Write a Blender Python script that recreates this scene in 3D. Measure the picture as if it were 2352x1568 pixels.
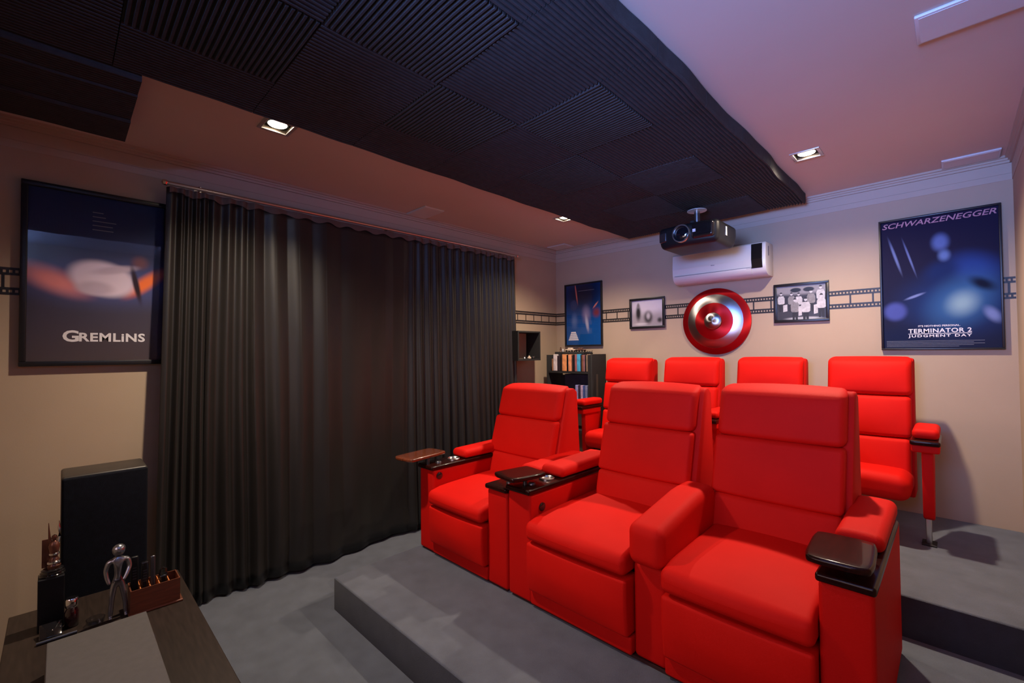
import bpy, bmesh, math, random
from mathutils import Vector, Matrix
from mathutils import noise as mnoise

for o in list(bpy.data.objects):
    bpy.data.objects.remove(o, do_unlink=True)
sc = bpy.context.scene
COL = sc.collection
R = math.radians
random.seed(7)

# ------------------------------------------------------------------ camera
cam_d = bpy.data.cameras.new('camera')
cam = bpy.data.objects.new('camera', cam_d)
COL.objects.link(cam)
cam_d.sensor_width = 36.0
cam_d.lens = 15.720
cam_d.clip_start = 0.03
cam.matrix_world = (Matrix.Translation((3.45, 0.0, 1.55)) @ Matrix.Rotation(R(44.5918), 4, 'Z')
                    @ Matrix.Rotation(R(91.24217), 4, 'X') @ Matrix.Rotation(R(-0.45448), 4, 'Z'))
sc.camera = cam

# ------------------------------------------------------------------ world, exposure, lights
w = bpy.data.worlds.new('world')
sc.world = w
w.use_nodes = True
w.node_tree.nodes['Background'].inputs[0].default_value = (0.30, 0.42, 0.75, 1)
w.node_tree.nodes['Background'].inputs[1].default_value = 0.2
sc.view_settings.view_transform = 'Standard'
sc.view_settings.look = 'None'
sc.view_settings.gamma = 1
sc.view_settings.use_curve_mapping = False
sc.view_settings.exposure = 0.55

CEIL = 2.78
LAMPS = [(0.865, 0.823, 132.0), (0.905, 3.292, 130.0), (2.815, 3.315, 150.0)]
for i, (lx, ly, watts) in enumerate(LAMPS):
    ld = bpy.data.lights.new('downlight_beam', 'SPOT')
    ld.energy = watts
    ld.color = (1.0, 0.80, 0.60)
    ld.spot_size = R(152 if i == 2 else 134)
    ld.spot_blend = 1.0
    ld.shadow_soft_size = 0.035
    lo = bpy.data.objects.new('downlight_beam', ld)
    lo.location = (lx, ly, CEIL - 0.012)
    COL.objects.link(lo)
# area lamps added unseen behind the camera: two blue ones and a pinkish fill
def area(name, x, z, sx, sz, power, spread, tilt, yaw=0.0, y=-0.742, col=(0.20, 0.38, 1.0)):
    ad = bpy.data.lights.new(name, 'AREA')
    ad.shape = 'RECTANGLE'
    ad.size, ad.size_y = sx, sz
    ad.spread = R(spread)
    ad.energy = power
    ad.color = col
    ao = bpy.data.objects.new(name, ad)
    ao.matrix_world = Matrix.Translation((x, y, z)) @ Matrix.Rotation(R(yaw), 4, 'Z') @ Matrix.Rotation(R(90 + tilt), 4, 'X')
    COL.objects.link(ao)
area('added_blue_light', 3.02, 2.12, 0.90, 0.50, 15.0, 66, 8, yaw=2, y=-0.70)  # added blue lamp for the upper back wall, no screen behind it
area('added_front_fill', 2.35, 1.40, 2.00, 1.00, 7.5, 112, -9, y=-0.70, col=(1.0, 0.70, 0.72))  # added fill that brightens the seat fronts
area('added_blue_uplight', 3.16, 2.56, 0.90, 0.10, 30.0, 160, 42, y=-0.66)  # added blue lamp that brightens the ceiling

# ------------------------------------------------------------------ material helpers
def lin(r, g, b):
    f = lambda c: (c / 255 / 12.92) if c / 255 <= 0.04045 else ((c / 255 + 0.055) / 1.055) ** 2.4
    return (f(r), f(g), f(b), 1)

class NT:
    def __init__(self, name):
        self.m = bpy.data.materials.new(name)
        self.m.use_nodes = True
        self.n = self.m.node_tree.nodes
        self.l = self.m.node_tree.links
        self.b = self.n['Principled BSDF']
    def add(self, t, **kw):
        nd = self.n.new(t)
        for k, v in kw.items():
            setattr(nd, k, v)
        return nd
    def put(self, sock, v):
        if isinstance(v, bpy.types.NodeSocket):
            self.l.new(v, sock)
        else:
            sock.default_value = v
    def math(self, op, a, b=0.0, c=0.0):
        nd = self.add('ShaderNodeMath', operation=op)
        self.put(nd.inputs[0], a); self.put(nd.inputs[1], b); self.put(nd.inputs[2], c)
        return nd.outputs[0]
    def mix(self, f, a, b):
        nd = self.add('ShaderNodeMix', data_type='RGBA')
        self.put(nd.inputs[0], f); self.put(nd.inputs[6], a); self.put(nd.inputs[7], b)
        return nd.outputs[2]

def mat(name, col, rough=0.5, metal=0.0, var=0.0, vscale=8.0, bump=0.0, bscale=200.0, spec=0.5, coat=0.0,
        coat_rough=0.05, sheen=0.0, stretch=(1, 1, 1), emit=None, estr=0.0, aniso=0.0, radial=None, trans=0.0, sheen_rough=0.4):
    t = NT(name)
    b = t.b
    c = col if len(col) == 4 else (*col, 1)
    b.inputs['Base Color'].default_value = c
    b.inputs['Roughness'].default_value = rough
    b.inputs['Metallic'].default_value = metal
    b.inputs['Specular IOR Level'].default_value = spec
    b.inputs['Coat Weight'].default_value = coat
    b.inputs['Coat Roughness'].default_value = coat_rough
    b.inputs['Sheen Weight'].default_value = sheen
    b.inputs['Sheen Roughness'].default_value = sheen_rough
    b.inputs['Transmission Weight'].default_value = trans
    if var > 0 or bump > 0:
        tc = t.add('ShaderNodeTexCoord')
        mp = t.add('ShaderNodeMapping')
        mp.inputs['Scale'].default_value = stretch
        t.l.new(tc.outputs['Object'], mp.inputs[0])
    if var > 0:
        nz = t.add('ShaderNodeTexNoise')
        nz.inputs['Scale'].default_value = vscale
        nz.inputs['Detail'].default_value = 5
        t.l.new(mp.outputs[0], nz.inputs['Vector'])
        f = t.math('MULTIPLY_ADD', nz.outputs[0], 2.0, -0.5)
        lo = tuple(x * (1 - var) for x in c[:3]) + (1,)
        hi = tuple(min(1, x * (1 + var)) for x in c[:3]) + (1,)
        t.l.new(t.mix(f, lo, hi), b.inputs['Base Color'])
    if bump > 0:
        n2 = t.add('ShaderNodeTexNoise')
        n2.inputs['Scale'].default_value = bscale
        n2.inputs['Detail'].default_value = 3
        t.l.new(mp.outputs[0], n2.inputs['Vector'])
        bp = t.add('ShaderNodeBump')
        bp.inputs['Strength'].default_value = bump
        bp.inputs['Distance'].default_value = 0.004
        t.l.new(n2.outputs[0], bp.inputs['Height'])
        t.l.new(bp.outputs[0], b.inputs['Normal'])
    if emit:
        b.inputs['Emission Color'].default_value = (*emit, 1)
        b.inputs['Emission Strength'].default_value = estr
    if aniso > 0:
        b.inputs['Anisotropic'].default_value = aniso
        tg = t.add('ShaderNodeTangent', direction_type='RADIAL', axis=radial or 'Z')
        t.l.new(tg.outputs[0], b.inputs['Tangent'])
    return t.m

def glass_mat(name, tint=(1, 1, 1, 1), rough=0.0, boost=1.0):
    t = NT(name)
    t.n.remove(t.b)
    out = t.n['Material Output']
    tr = t.add('ShaderNodeBsdfTransparent'); tr.inputs[0].default_value = tint
    gl = t.add('ShaderNodeBsdfGlossy'); gl.inputs['Roughness'].default_value = rough
    fr = t.add('ShaderNodeFresnel'); fr.inputs[0].default_value = 1.5
    mx = t.add('ShaderNodeMixShader')
    geo = t.add('ShaderNodeNewGeometry')
    t.l.new(t.math('MULTIPLY', t.math('MULTIPLY', fr.outputs[0], boost), t.math('SUBTRACT', 1.0, geo.outputs['Backfacing'])), mx.inputs[0])
    t.l.new(tr.outputs[0], mx.inputs[1]); t.l.new(gl.outputs[0], mx.inputs[2])
    t.l.new(mx.outputs[0], out.inputs[0])
    return t.m

def art(name, base, blobs, rough=0.35, grain=0.0, base2=None, spec=0.5):
    """flat printed picture: soft ellipses (u, v, ru, rv, degrees, colour, softness) on a plain ground, in the sheet's own UV"""
    t = NT(name)
    uv = t.add('ShaderNodeTexCoord').outputs['UV']
    sep = t.add('ShaderNodeSeparateXYZ'); t.l.new(uv, sep.inputs[0])
    if base2:
        cur = t.mix(sep.outputs[1], base, base2)
    else:
        cur = t.mix(0.0, base, base)
    for (u, v, ru, rv, dg, col, soft) in blobs:
        du = t.math('SUBTRACT', sep.outputs[0], u); dv = t.math('SUBTRACT', sep.outputs[1], v)
        c, s = math.cos(R(dg)), math.sin(R(dg))
        a = t.math('ADD', t.math('MULTIPLY', du, c / ru), t.math('MULTIPLY', dv, s / ru))
        b = t.math('ADD', t.math('MULTIPLY', du, -s / rv), t.math('MULTIPLY', dv, c / rv))
        d = t.math('SQRT', t.math('ADD', t.math('MULTIPLY', a, a), t.math('MULTIPLY', b, b)))
        mr = t.add('ShaderNodeMapRange', interpolation_type='SMOOTHSTEP')
        t.l.new(d, mr.inputs[0])
        mr.inputs[1].default_value = 1 - soft; mr.inputs[2].default_value = 1 + soft * .3
        mr.inputs[3].default_value = 1; mr.inputs[4].default_value = 0
        cur = t.mix(mr.outputs[0], cur, col)
    if grain:
        nz = t.add('ShaderNodeTexNoise'); nz.inputs['Scale'].default_value = 18; nz.inputs['Detail'].default_value = 6
        t.l.new(uv, nz.inputs['Vector'])
        cur = t.mix(t.math('MULTIPLY', nz.outputs[0], grain), cur, (0.0, 0.0, 0.0, 1))
    t.l.new(cur, t.b.inputs['Base Color'])
    t.b.inputs['Roughness'].default_value = rough
    t.b.inputs['Specular IOR Level'].default_value = spec
    return t.m

M = {}
M['wall'] = mat('beige_wall_paint', (0.44, 0.335, 0.245), 0.75, var=0.04, vscale=3, bump=0.05, bscale=160)
M['ceiling'] = mat('ceiling_paint', (0.62, 0.52, 0.47), 0.8, var=0.03, vscale=2, bump=0.03, bscale=160)
M['trim'] = mat('moulding_paint', (0.46, 0.38, 0.31), 0.6, var=0.02)
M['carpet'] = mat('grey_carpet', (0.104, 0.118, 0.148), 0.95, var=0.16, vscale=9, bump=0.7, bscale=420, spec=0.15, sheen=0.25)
M['carpet_shaded'] = mat('shaded_riser_carpet', (0.048, 0.053, 0.070), 0.95, var=0.16, vscale=9, bump=0.7, bscale=420, spec=0.15, sheen=0.15)  # grey carpet darkened: shade on the vertical faces put into the colour
M['foam'] = mat('charcoal_foam', (0.050, 0.049, 0.053), 0.9, var=0.15, vscale=30, bump=0.4, bscale=300, spec=0.2)
M['red'] = mat('red_upholstery', (0.60, 0.0058, 0.0030), 0.65, var=0.05, vscale=5, bump=0.22, bscale=520, spec=0.12)
M['red_dark'] = mat('red_upholstery_panel', (0.54, 0.0048, 0.0030), 0.65, var=0.05, vscale=5, bump=0.22, bscale=520, spec=0.12)
M['plinth'] = mat('dark_red_plinth', (0.035, 0.006, 0.006), 0.7, var=0.2)
M['wood'] = mat('polished_mahogany', (0.017, 0.0030, 0.0022), 0.3, var=0.45, vscale=14, stretch=(6, 1, 6), coat=0.28, coat_rough=0.06, spec=0.10)
M['wood_l'] = mat('polished_mahogany_tray', (0.14, 0.030, 0.010), 0.25, var=0.45, vscale=14, stretch=(6, 1, 6), coat=1.0, coat_rough=0.05)
M['steel'] = mat('brushed_steel', (0.62, 0.62, 0.64), 0.28, 1.0, var=0.05)
M['chrome'] = mat('chrome', (0.75, 0.75, 0.77), 0.12, 1.0, var=0.02)
M['black'] = mat('black_plastic', (0.009, 0.009, 0.011), 0.42, spec=0.3, var=0.2)
M['black_matt'] = mat('black_matt', (0.012, 0.012, 0.014), 0.8, var=0.2)
M['black_gloss'] = mat('black_gloss', (0.010, 0.009, 0.010), 0.08, var=0.1, coat=0.6)
M['frame'] = mat('black_frame', (0.010, 0.010, 0.013), 0.35, var=0.15)
M['curtain'] = mat('charcoal_curtain', (0.0130, 0.0112, 0.0106), 0.45, var=0.10, vscale=6, bump=0.03, bscale=700, spec=0.6, sheen=0.03, sheen_rough=0.35)
M['curtain_head'] = mat('curtain_heading', (0.11, 0.075, 0.065), 0.7, var=0.1)
M['rod'] = mat('satin_rod', (0.55, 0.48, 0.46), 0.28, 1.0, var=0.04)
M['white'] = mat('white_plastic', (0.62, 0.62, 0.64), 0.32, var=0.015)
M['grille'] = mat('white_grille', (0.66, 0.64, 0.64), 0.6, var=0.03, bump=0.2, bscale=900)
M['trim_metal'] = mat('light_trim', (0.62, 0.58, 0.55), 0.35, 0.6, var=0.03)
M['recess'] = mat('lamp_recess', (0.16, 0.12, 0.09), 0.35, 0.7, var=0.05)
M['bulb'] = mat('lamp_face', (1, 1, 1), 0.4, emit=(1.0, 0.88, 0.70), estr=26.0)
M['decal'] = mat('black_vinyl', (0.016, 0.014, 0.014), 0.45, var=0.1)
M['cabinet'] = mat('dark_brown_veneer', (0.022, 0.014, 0.011), 0.45, spec=0.3, var=0.35, vscale=10, stretch=(1, 9, 9))
M['greytop'] = mat('grey_brown_cloth', (0.066, 0.060, 0.058), 0.8, var=0.08, vscale=40, bump=0.2, bscale=700)
M['speaker_cloth'] = mat('navy_black_grille', (0.005, 0.006, 0.011), 0.9, spec=0.15, var=0.3, vscale=60, bump=0.5, bscale=900)
M['speaker_case'] = mat('brown_black_case', (0.030, 0.024, 0.020), 0.45, var=0.2)
M['org'] = mat('brown_wood_box', (0.115, 0.032, 0.014), 0.42, var=0.35, vscale=12, stretch=(9, 1, 9))
M['org_in'] = mat('light_divider', (0.55, 0.18, 0.05), 0.5, var=0.2)
M['silver'] = mat('silver_plastic', (0.34, 0.35, 0.385), 0.24, 0.9, var=0.1, vscale=30)
M['gun'] = mat('dark_silver', (0.10, 0.10, 0.115), 0.3, 0.8, var=0.1)
M['bronze'] = mat('brown_bronze', (0.14, 0.055, 0.035), 0.3, 0.5, var=0.3, vscale=30)
M['glass'] = glass_mat('picture_glass', boost=1.15)
M['dish'] = glass_mat('clear_dish', tint=(0.80, 0.82, 0.85, 1), boost=2.2)
M['shield_red'] = mat('brushed_red_metal', (0.40, 0.005, 0.010), 0.36, 0.75, var=0.05, aniso=0.85, radial='Y')
M['shield_silver'] = mat('brushed_silver_metal', (0.44, 0.44, 0.48), 0.30, 1.0, var=0.04, aniso=0.88, radial='Y')
M['lens'] = mat('dark_lens', (0.006, 0.007, 0.012), 0.06, var=0.1, coat=1.0)
M['cream'] = mat('cream_model', (0.62, 0.50, 0.40), 0.5, var=0.1)
M['brown'] = mat('brown_model', (0.10, 0.045, 0.035), 0.5, var=0.2)
M['text_white'] = mat('white_print', (0.80, 0.78, 0.84), 0.5, var=0.02)
M['text_pink'] = mat('pink_print', (0.46, 0.20, 0.27), 0.5, var=0.06, vscale=20)
M['text_grey'] = mat('grey_print', (0.17, 0.18, 0.23), 0.5, var=0.02)

# ------------------------------------------------------------------ mesh helpers
def rbox(x0, x1, y0, y1, z0, z1, r, n=(5, 5, 5), seg=3, fn=None):
    """closed rounded box; fn(x,y,z,u,v,w) may bend it (u,v,w run -1..1 across the box)"""
    c = ((x0 + x1) / 2, (y0 + y1) / 2, (z0 + z1) / 2)
    a = (abs(x1 - x0) / 2, abs(y1 - y0) / 2, abs(z1 - z0) / 2)
    r = min(r, min(a) * 0.999)
    ax = []
    for i in range(3):
        k = [math.radians(45) * j / seg for j in range(seg + 1)]
        inn = a[i] - r
        lst = [-(inn + r * math.tan(t)) for t in reversed(k)]
        if inn > 1e-6:
            lst += [-inn + 2 * inn * j / n[i] for j in range(1, n[i])]
            lst += [inn + r * math.tan(t) for t in k]
        else:
            lst += [r * math.tan(t) for t in k[1:]]
        ax.append(lst)
    V, F, key = [], [], {}
    def vid(p):
        kk = (round(p[0], 6), round(p[1], 6), round(p[2], 6))
        if kk in key:
            return key[kk]
        q = [max(-(a[i] - r), min(a[i] - r, p[i])) for i in range(3)]
        d = Vector([p[i] - q[i] for i in range(3)])
        if d.length > 1e-9:
            d = d.normalized() * r
        s = [q[i] + d[i] for i in range(3)]
        pt = (c[0] + s[0], c[1] + s[1], c[2] + s[2])
        if fn:
            pt = fn(*pt, s[0] / a[0], s[1] / a[1], s[2] / a[2])
        key[kk] = len(V)
        V.append(pt)
        return key[kk]
    for i in range(3):
        j, k = (i + 1) % 3, (i + 2) % 3
        for sg in (-1, 1):
            for jj in range(len(ax[j]) - 1):
                for kk in range(len(ax[k]) - 1):
                    q = []
                    for (dj, dk) in ((0, 0), (1, 0), (1, 1), (0, 1)):
                        p = [0, 0, 0]
                        p[i] = sg * a[i]; p[j] = ax[j][jj + dj]; p[k] = ax[k][kk + dk]
                        q.append(vid(p))
                    if sg < 0:
                        q.reverse()
                    F.append(q)
    return V, F

class MB:
    def __init__(self):
        self.V, self.F, self.I, self.mi = [], [], [], 0
    def raw(self, V, F):
        o = len(self.V)
        self.V += [tuple(v) for v in V]
        self.F += [[i + o for i in f] for f in F]
        self.I += [self.mi] * len(F)
        return self
    def box(self, x0, x1, y0, y1, z0, z1):
        V = [(x0, y0, z0), (x1, y0, z0), (x1, y1, z0), (x0, y1, z0), (x0, y0, z1), (x1, y0, z1), (x1, y1, z1), (x0, y1, z1)]
        return self.raw(V, [(0, 3, 2, 1), (4, 5, 6, 7), (0, 1, 5, 4), (1, 2, 6, 5), (2, 3, 7, 6), (3, 0, 4, 7)])
    def rbox(self, *a, **k):
        return self.raw(*rbox(*a, **k))
    def xf(self, mtx, start=0):
        for i in range(start, len(self.V)):
            self.V[i] = tuple(mtx @ Vector(self.V[i]))
        return self
    def lathe(self, prof, c=(0, 0, 0), axis='Z', n=24, caps=True):
        """prof: (radius, height) pairs turned about an axis through c"""
        V, F = [], []
        for (r, h) in prof:
            for i in range(n):
                t = 2 * math.pi * i / n
                x, y = r * math.cos(t), r * math.sin(t)
                p = {'Z': (x, y, h), 'Y': (x, -h, y), 'X': (h, x, y)}[axis]
                V.append((c[0] + p[0], c[1] + p[1], c[2] + p[2]))
        m = len(prof)
        for k in range(m - 1):
            for i in range(n):
                j = (i + 1) % n
                F.append((k * n + i, k * n + j, (k + 1) * n + j, (k + 1) * n + i))
        if caps:
            F.append(tuple(reversed(range(n))))
            F.append(tuple(range((m - 1) * n, m * n)))
        return self.raw(V, F)
    def cyl(self, c, r, h, axis='Z', n=20, r2=None):
        return self.lathe([(r, 0), (r2 if r2 is not None else r, h)], c, axis, n)
    def tube(self, pts, r, n=8):
        P = [Vector(p) for p in pts]
        V, F = [], []
        up = Vector((0, 0, 1))
        for i, p in enumerate(P):
            t = (P[min(i + 1, len(P) - 1)] - P[max(i - 1, 0)]).normalized()
            a = t.cross(up)
            if a.length < 1e-3:
                a = t.cross(Vector((1, 0, 0)))
            a.normalize(); b = t.cross(a)
            rr = r[i] if isinstance(r, (list, tuple)) else r
            for k in range(n):
                th = 2 * math.pi * k / n
                V.append(p + a * rr * math.cos(th) + b * rr * math.sin(th))
        for i in range(len(P) - 1):
            for k in range(n):
                j = (k + 1) % n
                F.append((i * n + k, i * n + j, (i + 1) * n + j, (i + 1) * n + k))
        F.append(tuple(range(n))); F.append(tuple(reversed(range((len(P) - 1) * n, len(P) * n))))
        return self.raw(V, F)
    def prism(self, poly, a, b, axis='X', r=0):
        """polygon in the plane across axis, extruded a..b"""
        n = len(poly)
        f = {'X': lambda p, t: (t, p[0], p[1]), 'Y': lambda p, t: (p[0], t, p[1]), 'Z': lambda p, t: (p[0], p[1], t)}[axis]
        V = [f(p, a) for p in poly] + [f(p, b) for p in poly]
        F = [tuple(range(n)), tuple(reversed(range(n, 2 * n)))]
        F += [(i + n, (i + 1) % n + n, (i + 1) % n, i) for i in range(n)]
        return self.raw(V, F)

WP = {}   # world position of every object's origin
def build(name, mb, m, parent=None, smooth=False, origin=None, bevel=0, ang=40):
    me = bpy.data.meshes.new(name)
    base = WP[parent.name] if parent else (Vector(origin) if origin else None)
    if base is None:
        xs = [v[0] for v in mb.V]; ys = [v[1] for v in mb.V]; zs = [v[2] for v in mb.V]
        base = Vector(((min(xs) + max(xs)) / 2, (min(ys) + max(ys)) / 2, min(zs)))
    me.from_pydata([tuple(Vector(v) - base) for v in mb.V], [], mb.F)
    ms = m if isinstance(m, (list, tuple)) else [m]
    for x in ms:
        me.materials.append(x)
    if len(ms) > 1:
        me.polygons.foreach_set('material_index', mb.I)
    bm = bmesh.new(); bm.from_mesh(me)
    if bevel > 0:
        es = [e for e in bm.edges if len(e.link_faces) == 2 and e.calc_face_angle(0) > R(35)]
        bmesh.ops.bevel(bm, geom=es, offset=bevel, segments=2, profile=0.5, affect='EDGES', clamp_overlap=True)
    bmesh.ops.recalc_face_normals(bm, faces=bm.faces)
    if smooth or bevel > 0:
        for f in bm.faces:
            f.smooth = True
        for e in bm.edges:
            e.smooth = not (len(e.link_faces) == 2 and e.calc_face_angle(0) > R(ang))
    bm.to_mesh(me); bm.free()
    o = bpy.data.objects.new(name, me)
    COL.objects.link(o)
    if parent:
        o.parent = parent
        WP[o.name] = base
    else:
        o.location = base
        WP[o.name] = base
    return o

def tag(o, label=None, cat=None, group=None, kind=None):
    if label: o['label'] = label
    if cat: o['category'] = cat
    if group: o['group'] = group
    if kind: o['kind'] = kind
    return o

def thing(name, loc, label, cat, group=None):
    o = bpy.data.objects.new(name, None)
    o.empty_display_size = 0.05
    o.location = loc
    COL.objects.link(o)
    WP[o.name] = Vector(loc)
    return tag(o, label, cat, group)

def struct(name, mb, m, parent=None, **k):
    o = build(name, mb, m, parent, **k)
    if not parent:
        o['kind'] = 'structure'
    return o

def copy_tree(o, loc, parent=None):
    c = o.copy(); COL.objects.link(c)
    if parent: c.parent = parent
    else: c.location = loc
    WP[c.name] = Vector(loc)
    for ch in o.children:
        copy_tree(ch, loc, c)
    return c

def sheet(name, p00, p10, p11, p01, m, parent):
    me = bpy.data.meshes.new(name)
    b = WP[parent.name]
    me.from_pydata([tuple(Vector(p) - b) for p in (p00, p10, p11, p01)], [], [(0, 1, 2, 3)])
    uv = me.uv_layers.new(name='UVMap')
    for i, c in enumerate(((0, 0), (1, 0), (1, 1), (0, 1))):
        uv.data[i].uv = c
    me.materials.append(m)
    o = bpy.data.objects.new(name, me); COL.objects.link(o); o.parent = parent; WP[o.name] = b
    return o

def lettering(name, body, m, parent, origin, right, up, width, height, bold=0.0, shear=0.0, spacing=1.0):
    cu = bpy.data.curves.new('t', 'FONT')
    cu.body = body; cu.extrude = 0.004; cu.offset = bold; cu.shear = shear; cu.space_character = spacing
    cu.resolution_u = 3
    ob = bpy.data.objects.new('t', cu); COL.objects.link(ob)
    bpy.context.view_layer.update()
    me = bpy.data.meshes.new_from_object(ob.evaluated_get(bpy.context.evaluated_depsgraph_get()))
    bpy.data.objects.remove(ob); bpy.data.curves.remove(cu)
    xs = [v.co.x for v in me.vertices]; ys = [v.co.y for v in me.vertices]
    x0, sx = min(xs), width / (max(xs) - min(xs)); y0, sy = min(ys), height / (max(ys) - min(ys))
    right, up = Vector(right), Vector(up); nrm = right.cross(up)
    b = WP[parent.name]
    for v in me.vertices:
        c = v.co.copy()
        v.co = Vector(origin) + right * ((c.x - x0) * sx) + up * ((c.y - y0) * sy) + nrm * (c.z * 0.15) - b
    me.name = name
    me.materials.clear(); me.materials.append(m)
    o = bpy.data.objects.new(name, me); COL.objects.link(o); o.parent = parent; WP[o.name] = b
    o['kind'] = 'stuff'
    return o

# ------------------------------------------------------------------ room shell
XR, YB, YF = 3.745, 4.2777, -0.75
P1, P2 = 0.19, 0.385            # platform heights
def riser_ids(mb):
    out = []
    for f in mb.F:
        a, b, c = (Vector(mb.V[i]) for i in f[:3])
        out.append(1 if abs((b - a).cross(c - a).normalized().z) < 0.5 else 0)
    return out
struct('floor', MB().box(-0.1, XR + 0.1, YF - 0.1, YB + 0.1, -0.1, 0.0), M['carpet'])
st = MB()
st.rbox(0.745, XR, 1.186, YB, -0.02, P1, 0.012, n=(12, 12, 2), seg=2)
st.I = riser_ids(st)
struct('floor_platform', st, [M['carpet'], M['carpet_shaded']], smooth=True)
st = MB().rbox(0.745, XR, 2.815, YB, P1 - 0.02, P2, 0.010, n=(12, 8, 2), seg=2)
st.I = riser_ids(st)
struct('floor_rear_platform', st, [M['carpet'], M['carpet_shaded']], smooth=True)
struct('wall_left', MB().box(-0.12, 0.0, YF - 0.12, YB + 0.12, -0.1, CEIL + 0.1), M['wall'])
struct('wall_back', MB().box(0.0, XR, YB, YB + 0.12, -0.1, CEIL + 0.1), M['wall'])
struct('wall_front', MB().box(0.0, XR, YF - 0.12, YF, -0.1, CEIL + 0.1), M['wall'])
struct('added_ledge', MB().box(0.0, XR, YF, -0.32, 2.475, 2.495).box(0.0, XR, -0.34, -0.32, 2.44, 2.515), M['trim'])   # added unseen ledge that keeps the blue uplight off the lower walls
struct('wall_right', MB().box(XR, XR + 0.12, YF - 0.12, YB + 0.12, -0.1, CEIL + 0.1), M['wall'])
# ceiling with square holes for the recessed lamps
HS = 0.066
xs = sorted({-0.1, XR + 0.1} | {l[0] + s for l in LAMPS for s in (-HS, HS)})
ys = sorted({YF - 0.1, YB + 0.1} | {l[1] + s for l in LAMPS for s in (-HS, HS)})
mb = MB()
for i in range(len(xs) - 1):
    for j in range(len(ys) - 1):
        cx, cy = (xs[i] + xs[i + 1]) / 2, (ys[j] + ys[j + 1]) / 2
        if any(abs(cx - l[0]) < HS and abs(cy - l[1]) < HS for l in LAMPS):
            continue
        mb.box(xs[i], xs[i + 1], ys[j], ys[j + 1], CEIL, CEIL + 0.02)
struct('ceiling', mb, M['ceiling'])

# cornice: stepped plaster strip against the ceiling and two fine grooved bands below it
def cornice(name, f):
    prof = [(0, 2.735), (0.012, 2.735), (0.012, 2.750), (0.020, 2.752), (0.020, 2.764), (0.032, 2.766), (0.032, 2.781), (0, 2.781)]
    mb = MB()
    f(mb, prof)
    f(mb, [(0, 2.668), (0.003, 2.668), (0.003, 2.7335), (0, 2.7335)])
    f(mb, [(0, 2.626), (0.003, 2.626), (0.003, 2.6665), (0, 2.6665)])
    struct(name, mb, M['trim'])
cornice('trim_1', lambda mb, p: mb.prism([(a, z) for a, z in p], YF, YB, 'Y'))
cornice('trim_2', lambda mb, p: mb.prism([(YB - a, z) for a, z in p], 0.0, XR, 'X'))
cornice('trim_3', lambda mb, p: mb.prism([(XR - a, z) for a, z in p], 0.55, YB, 'Y'))

# ------------------------------------------------------------------ film strip decals on the walls
def filmstrip(label, wall):
    if wall == 'left':
        t = thing('filmstrip_decal', (0, 0.0, 1.855), label, 'wall decal', 'film strip decals')
        a0, a1 = YF + 0.02, YB - 0.002
        bx = lambda mb, s0, s1, z0, z1: mb.box(-0.0005, 0.0012, s0, s1, z0, z1)
        div = [YB - 0.009 - 0.1355 * k for k in range(0, 36)]
    else:
        t = thing('filmstrip_decal', (1.8, YB, 1.855), label, 'wall decal', 'film strip decals')
        a0, a1 = 0.002, XR - 0.002
        bx = lambda mb, s0, s1, z0, z1: mb.box(s0, s1, YB - 0.0012, YB + 0.0005, z0, z1)
        div = [0.165 + 0.1365 * k for k in range(0, 27)]
    for (z0, z1) in ((1.962, 2.002), (1.860, 1.899)):
        mb = MB()
        bx(mb, a0, a1, z1 - 0.013, z1); bx(mb, a0, a1, z0, z0 + 0.013)
        s = a0
        while s < a1:
            bx(mb, s, min(s + 0.010, a1), z0 + 0.012, z1 - 0.012)
            s += 0.0215
        build('film_rail', mb, M['decal'], t)
    for d in div:
        if a0 < d < a1 - 0.006:
            build('frame_divider', bx(MB(), d - 0.0055, d + 0.0055, 1.898, 1.963), M['decal'], t)
filmstrip('black film strip decal along the left wall, passing behind the curtain', 'left')
filmstrip('black film strip decal along the back wall, passing behind the pictures', 'back')

# ------------------------------------------------------------------ recessed lamps, ceiling speakers
lamp_lab = ['lit square recessed ceiling lamp nearest the big left wall poster', 'lit square recessed ceiling lamp near the far left corner',
            'lit square recessed ceiling lamp in the pale ceiling right of the foam']
for (lx, ly, _w), lab in zip(LAMPS, lamp_lab):
    t = thing('ceiling_lamp', (lx, ly, CEIL), lab, 'ceiling lamp', 'recessed ceiling lamps')
    mb = MB()
    o, i = 0.080, 0.062
    for (a, b, c, d) in ((-o, o, -o, -i), (-o, o, i, o), (-o, -i, -i, i), (i, o, -i, i)):
        mb.box(lx + a, lx + b, ly + c, ly + d, CEIL - 0.006, CEIL + 0.001)
    build('trim_frame', mb, M['trim_metal'], t, bevel=0.002)
    mb = MB()
    z0, z1 = CEIL - 0.004, CEIL + 0.075
    for (a, b, c, d) in ((-HS, HS, -HS, -HS + .003), (-HS, HS, HS - .003, HS), (-HS, -HS + .003, -HS, HS), (HS - .003, HS, -HS, HS)):
        mb.box(lx + a, lx + b, ly + c, ly + d, z0, z1)
    mb.box(lx - HS, lx + HS, ly - HS, ly + HS, z1, z1 + 0.003)
    build('recess', mb, M['recess'], t)
    mb = MB().lathe([(0.052, 0.030), (0.056, 0.024), (0.056, 0.012), (0.050, 0.010)], (lx, ly, CEIL), n=28)
    build('lamp_ring', mb, M['black_matt'], t, smooth=True)
    mb = MB().lathe([(0.048, 0.011), (0.044, 0.007), (0.030, 0.004), (0.010, 0.003)], (lx, ly, CEIL), n=28)
    build('lamp_face', mb, M['bulb'], t, smooth=True)

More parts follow.
